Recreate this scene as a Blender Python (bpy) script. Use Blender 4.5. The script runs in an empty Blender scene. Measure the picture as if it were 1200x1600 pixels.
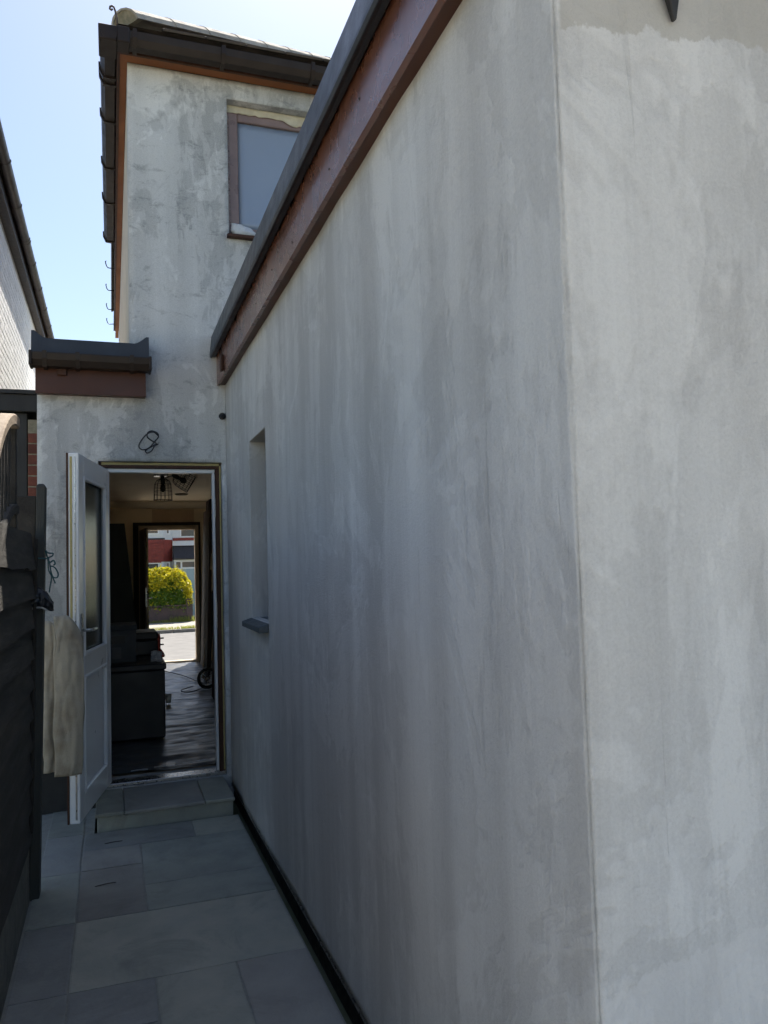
import bpy, bmesh, math, random
from mathutils import Vector, Matrix, noise
random.seed(7)
scene = bpy.context.scene
COL = scene.collection

# ------------------------------------------------------------------ camera
cam_d = bpy.data.cameras.new("camera"); cam = bpy.data.objects.new("camera", cam_d); COL.objects.link(cam)
yaw, pitch, roll = -0.337916, 0.0633937, -0.0302610
base = Matrix(((1,0,0),(0,0,-1),(0,1,0)))
rot = Matrix.Rotation(yaw,3,'Z') @ Matrix.Rotation(pitch,3,'X') @ base @ Matrix.Rotation(roll,3,'Z')
cam.matrix_world = Matrix.Translation((0,0,1.45)) @ rot.to_4x4()
cam_d.sensor_fit = 'VERTICAL'; cam_d.sensor_height = 36; cam_d.sensor_width = 27
cam_d.lens = 36*1216.83/1600
cam_d.clip_start = 0.05; cam_d.clip_end = 2000
scene.camera = cam
scene.render.resolution_x = 768; scene.render.resolution_y = 1024

# ------------------------------------------------------------------ sky and sun
SUN_E, SUN_A = math.radians(57.2), math.radians(22)       # elevation; azimuth from +Y towards +X
S = Vector((math.sin(SUN_A)*math.cos(SUN_E), math.cos(SUN_A)*math.cos(SUN_E), math.sin(SUN_E)))
world = bpy.data.worlds.new("World"); scene.world = world; world.use_nodes = True
wn = world.node_tree; bg = wn.nodes["Background"]
sky = wn.nodes.new("ShaderNodeTexSky"); sky.sky_type = 'NISHITA'; sky.sun_disc = False
sky.sun_elevation = SUN_E; sky.sun_rotation = SUN_A
sky.air_density = 1.0; sky.dust_density = 0.8; sky.ozone_density = 1.2
wn.links.new(sky.outputs[0], bg.inputs[0]); bg.inputs[1].default_value = 0.10
sun_d = bpy.data.lights.new("sun", 'SUN'); sun_d.energy = 5.0; sun_d.angle = math.radians(0.5); sun_d.color = (1.0,0.95,0.87)
sun = bpy.data.objects.new("sun", sun_d); COL.objects.link(sun)
sun.rotation_euler = S.to_track_quat('Z','Y').to_euler(); sun.location = (3,6,14)
vs = scene.view_settings; vs.view_transform = 'Standard'; vs.look = 'None'; vs.gamma = 1; vs.use_curve_mapping = False
vs.exposure = 1.02
vs.use_white_balance = True; vs.white_balance_temperature = 6750; vs.white_balance_tint = 10
cy = scene.cycles; cy.use_light_tree = False; cy.max_bounces = 8; cy.diffuse_bounces = 6; cy.glossy_bounces = 3; cy.transmission_bounces = 6
cy.caustics_reflective = False; cy.caustics_refractive = False; cy.use_denoising = True; cy.use_adaptive_sampling = True; cy.adaptive_threshold = 0.03

# ------------------------------------------------------------------ materials
def nt(name):
    m = bpy.data.materials.new(name); m.use_nodes = True
    return m, m.node_tree, m.node_tree.nodes["Principled BSDF"]
def nd(t, kind, **kw):
    n = t.nodes.new(kind)
    for k, v in kw.items(): setattr(n, k, v)
    return n
def pos_map(t, scale=(1,1,1), loc=(0,0,0)):
    g = nd(t, "ShaderNodeNewGeometry"); mp = nd(t, "ShaderNodeMapping")
    t.links.new(g.outputs["Position"], mp.inputs[0]); mp.inputs[3].default_value = scale; mp.inputs[1].default_value = loc
    return mp.outputs[0]
def nz(t, vec, scale, detail=4, rough=.55, dist=0):
    n = nd(t, "ShaderNodeTexNoise"); t.links.new(vec, n.inputs["Vector"])
    n.inputs["Scale"].default_value = scale; n.inputs["Detail"].default_value = detail
    n.inputs["Roughness"].default_value = rough; n.inputs["Distortion"].default_value = dist
    return n.outputs["Fac"]
def mr(t, v, a, b, c=0., d=1.):
    n = nd(t, "ShaderNodeMapRange"); t.links.new(v, n.inputs[0])
    for i, x in enumerate((a,b,c,d)): n.inputs[1+i].default_value = x
    return n.outputs[0]
def ma(t, op, a, b):
    n = nd(t, "ShaderNodeMath", operation=op)
    for i, x in enumerate((a,b)):
        if isinstance(x, (int,float)): n.inputs[i].default_value = x
        else: t.links.new(x, n.inputs[i])
    return n.outputs[0]
def mixc(t, f, a, b):
    n = nd(t, "ShaderNodeMix", data_type='RGBA')
    if isinstance(f,(int,float)): n.inputs[0].default_value = f
    else: t.links.new(f, n.inputs[0])
    for i, x in ((6,a),(7,b)):
        if isinstance(x, tuple): n.inputs[i].default_value = (*x[:3],1)
        else: t.links.new(x, n.inputs[i])
    return n.outputs[2]
def bump(t, p, h, strength, dist=.01):
    b = nd(t, "ShaderNodeBump"); b.inputs["Strength"].default_value = strength; b.inputs["Distance"].default_value = dist
    t.links.new(h, b.inputs["Height"]); t.links.new(b.outputs[0], p.inputs["Normal"])
def mat(name, c1, c2=None, scale=6, rough=.7, rvar=.1, bmp=.2, bscale=60, spec=.5, metal=0, stretch=(1,1,1), lo=.35, hi=.65, dist=.01, objrand=0):
    m, t, p = nt(name)
    v = pos_map(t, stretch); c2 = c2 or tuple(x*.75 for x in c1)
    f = mr(t, nz(t, v, scale, 6, .6), lo, hi)
    c = mixc(t, f, c1, c2)
    if objrand:
        oi = nd(t, "ShaderNodeObjectInfo"); hsv = nd(t, "ShaderNodeHueSaturation")
        t.links.new(mr(t, oi.outputs["Random"], 0, 1, 1-objrand, 1+objrand), hsv.inputs["Value"])
        t.links.new(c, hsv.inputs["Color"]); c = hsv.outputs[0]
    t.links.new(c, p.inputs["Base Color"])
    t.links.new(mr(t, nz(t, v, scale*2.3, 4), .3, .7, rough-rvar, min(1,rough+rvar)), p.inputs["Roughness"])
    p.inputs["Specular IOR Level"].default_value = spec; p.inputs["Metallic"].default_value = metal
    if bmp: bump(t, p, nz(t, v, bscale, 5, .65), bmp, dist)
    return m

def render_mat(name, c_lo, c_hi, streak, mottle, offset, capped=False):
    """cement render under brushed primer: vertical brush bands, overlapped coats, trowel marks"""
    m, t, p = nt(name)
    v = pos_map(t, (1,1,1), offset)
    cloud = nz(t, pos_map(t, (1,1,.6), offset), 1.1, 4, .62, .3)
    band = nz(t, pos_map(t, (5.5,5.5,.22), offset), 1.0, 3, .5, .25)
    bandf = nz(t, pos_map(t, (26,26,.7), offset), 1.0, 2, .5, .4)
    coat1 = mr(t, nz(t, pos_map(t, (2.2,2.2,.8), offset), 1.0, 5, .72, .35), .49, .515)
    coat2 = mr(t, nz(t, pos_map(t, (1.5,1.5,1.3), tuple(o+7.3 for o in offset)), 1.0, 5, .72, .6), .54, .565)
    spots = mr(t, nz(t, pos_map(t, (7,7,13), offset), 1.0, 4, .72, .5), .56, .70)
    grit = nz(t, v, 150, 3, .75)
    sand = nz(t, v, 420, 2, .6)
    rm = nd(t, "ShaderNodeMapping"); t.links.new(v, rm.inputs[0]); rm.inputs[2].default_value = (math.radians(28),math.radians(-28),0)
    rs = nd(t, "ShaderNodeMapping"); t.links.new(rm.outputs[0], rs.inputs[0]); rs.inputs[3].default_value = (46,46,4.5)
    arcs = ma(t, 'MULTIPLY', mr(t, nz(t, rs.outputs[0], 1.0, 2, .5, .5), .60, .70), mr(t, nz(t, v, 1.9, 3, .6), .52, .60))
    white = mr(t, nz(t, pos_map(t, (3.4,3.4,1.9), tuple(o+5.1 for o in offset)), 1.0, 4, .72, .4), .60, .64)
    plate = ma(t, 'SNAP', nz(t, pos_map(t, (7.5,7.5,.30), tuple(o+2.9 for o in offset)), 1.0, 1, .4, .15), .07)
    scr = mr(t, nz(t, pos_map(t, (38,38,1.5), offset), 1.0, 2, .5, .9), .715, .74)
    val = ma(t, 'MULTIPLY', ma(t, 'SUBTRACT', cloud, .5), .62)
    val = ma(t, 'ADD', val, ma(t, 'MULTIPLY', ma(t, 'SUBTRACT', band, .5), .7*streak))
    val = ma(t, 'ADD', val, ma(t, 'MULTIPLY', ma(t, 'SUBTRACT', bandf, .5), .38*streak))
    val = ma(t, 'ADD', val, ma(t, 'MULTIPLY', ma(t, 'SUBTRACT', plate, .47), 1.35*streak))
    val = ma(t, 'ADD', val, ma(t, 'MULTIPLY', ma(t, 'SUBTRACT', coat1, .5), .20))
    val = ma(t, 'ADD', val, ma(t, 'MULTIPLY', ma(t, 'SUBTRACT', coat2, .5), .22))
    val = ma(t, 'SUBTRACT', val, ma(t, 'MULTIPLY', spots, .30*mottle))
    val = ma(t, 'SUBTRACT', val, ma(t, 'MULTIPLY', scr, .22*streak))
    val = ma(t, 'ADD', val, ma(t, 'MULTIPLY', ma(t, 'SUBTRACT', grit, .5), .75))
    val = ma(t, 'ADD', val, ma(t, 'MULTIPLY', ma(t, 'SUBTRACT', sand, .5), .22))
    val = ma(t, 'SUBTRACT', val, ma(t, 'MULTIPLY', arcs, .15))
    val = ma(t, 'ADD', val, ma(t, 'MULTIPLY', white, .17))
    val = mr(t, val, -.45, .45)
    c = mixc(t, val, c_lo, c_hi)
    tint = mr(t, nz(t, pos_map(t, (.8,.8,.5), tuple(o-3 for o in offset)), 1.0, 3), .35, .65)
    hue = mixc(t, tint, (1.0,.985,.965), (.965,.985,1.0))
    mul = nd(t, "ShaderNodeMix", data_type='RGBA', blend_type='MULTIPLY'); mul.inputs[0].default_value = 1
    t.links.new(c, mul.inputs[6]); t.links.new(hue, mul.inputs[7])
    cout = mul.outputs[2]
    if capped:
        # unprimed buff render left along the top of the rear face, ragged lower edge; paler coat low down
        g = nd(t, "ShaderNodeNewGeometry"); sp = nd(t, "ShaderNodeSeparateXYZ"); t.links.new(g.outputs["Position"], sp.inputs[0])
        rag = ma(t, 'MULTIPLY', ma(t, 'SUBTRACT', nz(t, pos_map(t, (6,6,4)), 1.0, 6, .72), .5), .14)
        lim = ma(t, 'ADD', ma(t, 'MULTIPLY', ma(t, 'SUBTRACT', sp.outputs[0], .733), .12), 2.365)
        up_ = mr(t, ma(t, 'SUBTRACT', ma(t, 'ADD', sp.outputs[2], rag), lim), -.002, .004)
        rear = mr(t, sp.outputs[0], .738, .745)
        cap = ma(t, 'MULTIPLY', up_, rear)
        cout = mixc(t, ma(t, 'MULTIPLY', cap, .62), cout, (.40,.375,.325))
        lo_ = mr(t, ma(t, 'ADD', ma(t, 'ADD', sp.outputs[2], rag), ma(t, 'MULTIPLY', sp.outputs[0], -.16)), .625, .620)
        cout = mixc(t, ma(t, 'MULTIPLY', ma(t, 'MULTIPLY', lo_, rear), .45), cout, (.66,.66,.655))
    t.links.new(cout, p.inputs["Base Color"]); p.inputs["Roughness"].default_value = .88
    p.inputs["Specular IOR Level"].default_value = .25
    h = ma(t, 'ADD', ma(t, 'MULTIPLY', grit, .9), ma(t, 'MULTIPLY', coat1, .35))
    h = ma(t, 'ADD', h, ma(t, 'MULTIPLY', coat2, .35)); h = ma(t, 'ADD', h, ma(t, 'MULTIPLY', bandf, .35))
    h = ma(t, 'SUBTRACT', h, ma(t, 'MULTIPLY', scr, .6)); h = ma(t, 'SUBTRACT', h, ma(t, 'MULTIPLY', arcs, .12)); h = ma(t, 'ADD', h, ma(t, 'MULTIPLY', white, .2))
    bump(t, p, h, .55, .004)
    return m

def glass_mat(name, rough=.02, col=(.92,.95,.96)):
    """thin pane: lets light straight through, mirrors more at glancing angles"""
    m, t, p = nt(name); t.nodes.remove(p); out = t.nodes["Material Output"]
    tr = nd(t, "ShaderNodeBsdfTransparent"); tr.inputs[0].default_value = (*col,1)
    gl = nd(t, "ShaderNodeBsdfGlossy"); gl.inputs["Roughness"].default_value = rough
    fr = nd(t, "ShaderNodeFresnel"); fr.inputs[0].default_value = 1.45; mx = nd(t, "ShaderNodeMixShader")
    t.links.new(fr.outputs[0], mx.inputs[0]); t.links.new(tr.outputs[0], mx.inputs[1]); t.links.new(gl.outputs[0], mx.inputs[2])
    t.links.new(mx.outputs[0], out.inputs[0])
    return m

R_EXT = render_mat("render_extension", (.455,.448,.436), (.675,.668,.65), .75, .45, (0,0,0), True)
R_HOUSE = render_mat("render_house", (.33,.338,.34), (.78,.785,.775), .3, 1.2, (11.3,4.2,2.1))
CREAM = mat("cream_side_render", (.62,.57,.48), (.52,.48,.41), 4, .85, .05, .2, 90)
BROWN_PVC = mat("brown_fascia_board", (.085,.031,.018), (.064,.024,.015), 3, .45, .07, .05, 120, spec=.35)
SOFFIT_BROWN = mat("bounce_lit_soffit", (.27,.105,.045), (.21,.080,.035), 3, .55, .07, .05, 120, spec=.2)  # orange lift puts the bounce light from below into the colour
BROWN_GUT = mat("brown_gutter_plastic", (.020,.013,.010), (.030,.020,.015), 8, .45, .08, .06, 40, spec=.28)
GREY_GRP = mat("grey_roof_trim", (.040,.045,.054), (.030,.034,.041), 5, .45, .08, .12, 70, spec=.35)
TILE = mat("concrete_roof_tile", (.44,.40,.34), (.30,.27,.23), 7, .85, .05, .4, 50, objrand=.12)  # pale base includes the sunlight on the hip tiles
TILE_DARK = mat("dark_plain_tile", (.085,.070,.060), (.055,.046,.04), 9, .85, .05, .4, 50, objrand=.2)  # darker copy of the tile for roof slopes and eaves courses
MORTAR = mat("mortar", (.34,.30,.22), (.22,.20,.14), 30, .9, .05, .5, 90)
SLAB = [mat("sandstone_pale", (.44,.425,.35), (.35,.35,.295), 5, .72, .12, .35, 45, objrand=.10),
        mat("sandstone_blue", (.27,.272,.255), (.335,.332,.31), 4, .68, .12, .35, 45, objrand=.10),
        mat("sandstone_green", (.355,.362,.31), (.275,.285,.25), 5, .70, .12, .35, 45, objrand=.10),
        mat("sandstone_brown", (.30,.28,.25), (.365,.345,.305), 4, .72, .12, .35, 45, objrand=.10)]
JOINT = mat("paving_joint", (.34,.335,.295), (.27,.268,.24), 20, .95, .04, .5, 80)
BLACK = mat("black_plastic", (.012,.012,.013), (.02,.02,.02), 12, .5, .1, .1, 60)
BLACKPAINT = mat("black_painted_timber", (.014,.013,.013), (.026,.024,.022), 6, .6, .1, .3, 40, stretch=(1,1,.2))
DARKWOOD = mat("dark_stained_timber", (.017,.016,.014), (.038,.033,.027), 9, .85, .1, .6, 70, stretch=(1,.12,1))
WARMWOOD = mat("weathered_trellis_timber", (.33,.26,.19), (.22,.16,.11), 14, .8, .05, .4, 70, stretch=(1,.3,1))
CONC = mat("gravel_board_concrete", (.17,.165,.145), (.105,.105,.095), 14, .92, .05, .7, 90)
UPVC = mat("white_upvc", (.76,.77,.78), (.73,.74,.75), 3, .32, .05, 0)
UPVC_BROWN = mat("brown_woodgrain_upvc", (.075,.032,.019), (.045,.020,.013), 18, .5, .08, .1, 80, stretch=(1,1,.1), spec=.25)
EXT_FASCIA = mat("glossy_brown_fascia", (.160,.062,.036), (.125,.048,.029), 3, .27, .05, .04, 90, spec=.75)
TAPE = mat("yellow_masking_tape", (.46,.39,.17), (.36,.30,.13), 25, .7, .08, .15, 90)
PAPER_TAPE = mat("cream_masking_tape", (.62,.58,.46), (.52,.48,.37), 20, .75, .08, .3, 50)
METAL = mat("brushed_metal", (.55,.55,.55), (.42,.42,.42), 20, .3, .08, .05, 80, metal=1)
CANVAS = mat("canvas_dust_sheet", (.47,.42,.33), (.30,.25,.185), 7, .95, .04, .4, 200, lo=.46, hi=.72)
ROPE = mat("blue_green_cord", (.035,.10,.12), (.05,.14,.15), 40, .8, .05, .3, 120)
CABLE = mat("black_cable", (.016,.018,.024), None, 20, .45, .05, 0)
WHITE_BRICK = mat("white_painted_brick", (.86,.87,.87), (.78,.79,.79), 16, .8, .08, .5, 60, objrand=.07)
BRICK_JOINT = mat("painted_brick_joint", (.56,.57,.57), (.46,.47,.47), 16, .9, .05, .4, 60)
RED_BRICK = mat("red_brick", (.20,.062,.038), (.13,.045,.032), 14, .85, .06, .5, 60, objrand=.15)
PLASTER = mat("old_beige_plaster", (.74,.62,.46), (.64,.53,.38), 1.6, .85, .06, .25, 30)
CEIL = mat("ceiling_plaster", (.84,.76,.63), (.77,.68,.54), 1.3, .85, .05, .25, 20)
GLASS = glass_mat("window_glass")
DARKPANE, t_, p_ = nt("dark_door_glass"); p_.inputs["Base Color"].default_value=(.045,.052,.048,1); p_.inputs["Roughness"].default_value=.2; p_.inputs["Specular IOR Level"].default_value=.08  # opaque dark colour stands for the dim room reflected in the glass
ROOFING = mat("flat_roofing", (.07,.075,.08), (.05,.055,.06), 3, .8, .1, .3, 60)

# ------------------------------------------------------------------ mesh builder
class MB:
    def __init__(s): s.v = []; s.f = []; s.sm = []
    def add(s, vs, fs, smooth=False):
        o = len(s.v); s.v += [tuple(p) for p in vs]; s.f += [tuple(i+o for i in f) for f in fs]; s.sm += [smooth]*len(fs); return s
    def box(s, x0,x1,y0,y1,z0,z1):
        return s.add([(x0,y0,z0),(x1,y0,z0),(x1,y1,z0),(x0,y1,z0),(x0,y0,z1),(x1,y0,z1),(x1,y1,z1),(x0,y1,z1)],
              [(3,2,1,0),(4,5,6,7),(0,1,5,4),(1,2,6,5),(2,3,7,6),(3,0,4,7)])
    def obox(s, c, ax, ay, az, hx, hy, hz):
        c=Vector(c); ax,ay,az=(Vector(a).normalized() for a in (ax,ay,az)); vs=[]
        for k in (-1,1):
            for i,j in ((-1,-1),(1,-1),(1,1),(-1,1)): vs.append(c+ax*hx*i+ay*hy*j+az*hz*k)
        return s.add(vs,[(3,2,1,0),(4,5,6,7),(0,1,5,4),(1,2,6,5),(2,3,7,6),(3,0,4,7)])
    def prism(s, prof, a0, a1, axis='y', smooth=False):
        def P(u,w,a): return (u,a,w) if axis=='y' else ((a,u,w) if axis=='x' else (u,w,a))
        n=len(prof); vs=[P(u,w,a0) for u,w in prof]+[P(u,w,a1) for u,w in prof]
        s.add(vs,[tuple(range(n-1,-1,-1)),tuple(range(n,2*n))])
        return s.add(vs,[(i,(i+1)%n,n+(i+1)%n,n+i) for i in range(n)],smooth)
    def tube(s, pts, r, n=8, closed=False, caps=True):
        pts=[Vector(p) for p in pts]; L=len(pts); vs=[]; fs=[]; up=None
        for i,p in enumerate(pts):
            a=pts[i-1] if (i or closed) else p; b=pts[(i+1)%L] if (i<L-1 or closed) else p
            d=(b-a).normalized()
            if up is None: up=d.orthogonal().normalized()
            up=(up-d*up.dot(d)); up = up.normalized() if up.length>1e-6 else d.orthogonal().normalized()
            w=d.cross(up); rr=r[i] if isinstance(r,(list,tuple)) else r
            for k in range(n):
                a_=2*math.pi*k/n; vs.append(p+up*math.cos(a_)*rr+w*math.sin(a_)*rr)
        for i in range(L if closed else L-1):
            for k in range(n):
                i2=(i+1)%L; fs.append((i*n+k,i*n+(k+1)%n,i2*n+(k+1)%n,i2*n+k))
        s.add(vs,fs,True)
        if caps and not closed:
            s.add(vs[:n],[tuple(range(n-1,-1,-1))]); s.add(vs[-n:],[tuple(range(n))])
        return s
    def lathe(s, prof, c, n=20, axis='z'):
        vs=[]; fs=[]
        for r,h in prof:
            for k in range(n):
                a=2*math.pi*k/n; u,w=r*math.cos(a),r*math.sin(a)
                vs.append((c[0]+u,c[1]+w,c[2]+h) if axis=='z' else ((c[0]+h,c[1]+u,c[2]+w) if axis=='x' else (c[0]+u,c[1]+h,c[2]+w)))
        for i in range(len(prof)-1):
            for k in range(n): fs.append((i*n+k,i*n+(k+1)%n,(i+1)*n+(k+1)%n,(i+1)*n+k))
        return s.add(vs,fs,True)
    def grid(s, fn, nu, nv, smooth=True):
        vs=[fn(i/nu,j/nv) for j in range(nv+1) for i in range(nu+1)]
        return s.add(vs,[(j*(nu+1)+i,j*(nu+1)+i+1,(j+1)*(nu+1)+i+1,(j+1)*(nu+1)+i) for j in range(nv) for i in range(nu)],smooth)
    def build(s, name, m, parent=None, bevel=0, solid=0, origin=None, weld=True):
        me=bpy.data.meshes.new(name)
        xs=[p[0] for p in s.v]; ys=[p[1] for p in s.v]; zs=[p[2] for p in s.v]
        o=Vector(origin) if origin else Vector(((min(xs)+max(xs))/2,(min(ys)+max(ys))/2,min(zs)))
        me.from_pydata([tuple(Vector(p)-o) for p in s.v],[],s.f)
        me.polygons.foreach_set("use_smooth", s.sm); me.update()
        bm=bmesh.new(); bm.from_mesh(me)
        if weld: bmesh.ops.remove_doubles(bm,verts=bm.verts,dist=1e-6)
        bmesh.ops.recalc_face_normals(bm,faces=bm.faces)
        if bevel:
            es=[e for e in bm.edges if len(e.link_faces)==2 and e.calc_face_angle(0)>.6]
            bmesh.ops.bevel(bm,geom=es,offset=bevel,segments=1,affect='EDGES',profile=.5)
        bm.to_mesh(me); bm.free()
        for mm in (m if isinstance(m,list) else [m]): me.materials.append(mm)
        ob=bpy.data.objects.new(name,me); COL.objects.link(ob)
        if parent:
            w=Vector((0,0,0)); q=parent
            while q: w+=q.location; q=q.parent
            ob.parent=parent; ob.location=o-w
        else: ob.location=o
        if solid:
            md=ob.modifiers.new("thickness",'SOLIDIFY'); md.thickness=solid; md.offset=0
        return ob
def tag(o, label=None, cat=None, group=None, kind=None):
    for k,v in (("label",label),("category",cat),("group",group),("kind",kind)):
        if v: o[k]=v
    return o
def thing(name, label, cat, loc=(0,0,0), group=None):
    o=bpy.data.objects.new(name,None); COL.objects.link(o); o.location=loc; o.empty_display_size=.2
    return tag(o,label,cat,group)
def box(name,m,parent,x0,x1,y0,y1,z0,z1,bevel=0): return MB().box(x0,x1,y0,y1,z0,z1).build(name,m,parent,bevel)
def lines(a,b,step,extra=()):
    cuts=sorted({round(c,5) for c in [a,b,*extra] if a-1e-6<=c<=b+1e-6}); out=[]
    for p,q in zip(cuts,cuts[1:]):
        n=max(1,round((q-p)/step)); out+=[p+(q-p)*i/n for i in range(n)]
    return out+[cuts[-1]]
def fn3(p,s): return noise.noise(Vector(p)*s)
def wall_mesh(us, vs, pos, inside, depth, amp=.002, edge=None):
    """plastered skin over (u,v) cells kept by inside(), with real thickness and reveals"""
    mb=MB(); nu,nv=len(us)-1,len(vs)-1
    keep=[[inside((us[i]+us[i+1])/2,(vs[j]+vs[j+1])/2) for i in range(nu)] for j in range(nv)]
    def fp(i,j):
        p=pos(us[i],vs[j],0); d=amp*(fn3(p,1.7)+.55*fn3(p,5.1)+.25*fn3(p,13))
        if edge: d+=edge(us[i],vs[j])
        return pos(us[i],vs[j],d+.0015)
    F=[[fp(i,j) for i in range(nu+1)] for j in range(nv+1)]
    B=[[pos(us[i],vs[j],depth) for i in range(nu+1)] for j in range(nv+1)]
    idx={}; vv=[]; ff=[]
    def gi(i,j):
        if (i,j) not in idx: idx[(i,j)]=len(vv); vv.append(F[j][i])
        return idx[(i,j)]
    side=[]
    for j in range(nv):
        for i in range(nu):
            if not keep[j][i]: continue
            ff.append((gi(i,j),gi(i+1,j),gi(i+1,j+1),gi(i,j+1)))
            side.append([B[j][i],B[j+1][i],B[j+1][i+1],B[j][i+1]])
            for di,dj,a,b in ((-1,0,(i,j),(i,j+1)),(1,0,(i+1,j),(i+1,j+1)),(0,-1,(i,j),(i+1,j)),(0,1,(i,j+1),(i+1,j+1))):
                ii,jj=i+di,j+dj
                if not(0<=ii<nu and 0<=jj<nv and keep[jj][ii]):
                    side.append([F[a[1]][a[0]],F[b[1]][b[0]],B[b[1]][b[0]],B[a[1]][a[0]]])
    mb.add(vv,ff,True)
    for q in side: mb.add(q,[(0,1,2,3)])
    return mb

# ================================================================== THE SETTING
# ground: one sheet, level behind and beside the houses, falling to the street in front
ys=[-60,-20,-6,-2,0,2,4,6,9,12.2,13,14,15,16,20,40,80,200]
def gz(y): return -.07 if y<=12.2 else (-.73 if y>=15.5 else -.07-.66*(y-12.2)/3.3)
xs=[-150,-60,-20,-8,-3,0,3,8,20,60,150]
g=MB(); nx=len(xs)
g.add([(x,y,gz(y)) for y in ys for x in xs],[(j*nx+i,j*nx+i+1,(j+1)*nx+i+1,(j+1)*nx+i) for j in range(len(ys)-1) for i in range(nx-1)])
GROUND=mat("garden_ground",(.16,.155,.095),(.10,.115,.05),2.5,.95,.04,.6,30)
tag(g.build("ground",GROUND),kind="structure")
ROADM=mat("worn_asphalt",(.20,.195,.185),(.155,.15,.145),3,.9,.05,.5,60)
PAVEM=mat("concrete_pavement",(.36,.335,.29),(.27,.25,.215),5,.9,.05,.4,60)
KERBM=mat("stone_kerb",(.13,.125,.115),(.20,.19,.17),6,.9,.05,.4,60)
tag(box("road",ROADM,None,-60,60,17.6,27.0,-.80,-.715),kind="structure")
pv=tag(box("pavement",PAVEM,None,-60,60,27.15,31.2,-.80,-.62),kind="structure")
for i in range(14):
    box("kerb_stone",KERBM,pv,-4.5+i*.92,-4.5+i*.92+.905,27.0,27.145,-.80,-.60,.015)

dv=MB(); dv.add([(x,y,gz(y)+.012) for y in (11.76,12.2,15.5,17.59) for x in (-6,9)],[(2*j,2*j+1,2*j+3,2*j+2) for j in range(3)])
tag(dv.build("bounce_yard",PAVEM),kind="structure")  # unseen pale yard, added to bounce sunlight up to the room's ceiling
# paving of the passage, one stone each
paving=tag(MB().box(-.43,.690,-2.4,4.705,-.069,-.0035).box(-.43,-.10,4.705,5.208,-.069,-.0035).build("paving",JOINT),kind="structure")
m_=.287; X0=-.439
cells={}
def slab(c0,r0,w,h,mi,tilt=None):
    x0=max(X0+c0*m_,-.345); x1=min(X0+(c0+w)*m_,.686); y0=3.566+r0*m_; y1=min(y0+h*m_,5.205 if c0==0 else 4.70)
    j=.003; rnd=random.Random(c0*31+r0*17+5)
    b=MB(); n=5
    def rag(k): return (rnd.random()-.5)*.005
    top=[]; 
    for k in range(n): top.append((x0+j+(x1-x0-2*j)*k/n, y0+j+rag(k)))
    for k in range(n): top.append((x1-j+rag(k), y0+j+(y1-y0-2*j)*k/n))
    for k in range(n): top.append((x1-j-(x1-x0-2*j)*k/n, y1-j+rag(k)))
    for k in range(n): top.append((x0+j+rag(k), y1-j-(y1-y0-2*j)*k/n))
    zt=.001+(rnd.random()-.5)*.002; sx=(rnd.random()-.5)*.003
    cx,cy=(x0+x1)/2,(y0+y1)/2; N=len(top)
    vs=[(x,y,-.004) for x,y in top]+[(x,y,zt-.0015+sx*(x-cx)) for x,y in top]+[(cx+(x-cx)*(1-.012/(x1-x0)),cy+(y-cy)*(1-.012/(y1-y0)),zt+sx*(x-cx)) for x,y in top]
    b.add(vs,[(i,(i+1)%N,N+(i+1)%N,N+i) for i in range(N)]+[(N+i,N+(i+1)%N,2*N+(i+1)%N,2*N+i) for i in range(N)]+[tuple(range(2*N,3*N))])
    b.build("paving_slab",SLAB[mi],paving)
    for a in range(w):
        for q in range(h): cells[(c0+a,r0+q)]=1
for m in SLAB:
    t=m.node_tree; p=t.nodes["Principled BSDF"]; src=p.inputs["Base Color"].links[0].from_socket
    st=mr(t,nz(t,pos_map(t),2.6,6,.7,.8),.52,.72,0,.55); c=mixc(t,st,src,(.16,.165,.145))
    st2=mr(t,nz(t,pos_map(t,(1,1,1),(4,2,0)),3.1,5,.65,.5),.58,.70,0,.35); c=mixc(t,st2,c,(.46,.45,.39))
    t.links.new(c,p.inputs["Base Color"])
for s_ in ((1,-2,3,2,0),(1,-3,1,1,1),(2,-4,1,2,0),(3,-4,1,2,3),(0,-2,1,2,1),(0,-4,1,2,1),(1,-5,1,2,2),(0,0,1,2,2),(0,2,1,2,1),(1,0,1,2,3),(2,0,2,1,2),(2,1,2,2,2),(1,2,1,1,3),(1,3,2,1,1),(3,3,1,1,0),(0,4,1,2,2)): slab(*s_)
rp=random.Random(3)
for r in range(-5,-21,-1):
    for c in range(4):
        if (c,r) in cells: continue
        opts=[(w,h) for w,h in ((1,1),(2,1),(1,2),(2,2)) if c+w<=4 and all((c+a,r-q) not in cells for a in range(w) for q in range(h))]
        w,h=rp.choice(opts)
        slab(c,r-h+1,w,h,rp.choice((0,0,1,2,3)))

PATIO=mat("pale_bounce_patio",(.46,.415,.345),(.38,.345,.285),2.5,.9,.05,.4,40)  # pale unseen ground, added to bounce sunlight onto the shaded walls
tag(box("bounce_patio",PATIO,None,-9,12,-14,-2.405,-.066,-.02),kind="structure")
tag(box("bounce_patio",PATIO,None,-9,-.435,-2.40,3.0,-.066,-.022),kind="structure")
tag(box("bounce_patio",PATIO,None,.75,12,-2.40,1.118,-.066,-.021),kind="structure")

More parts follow.
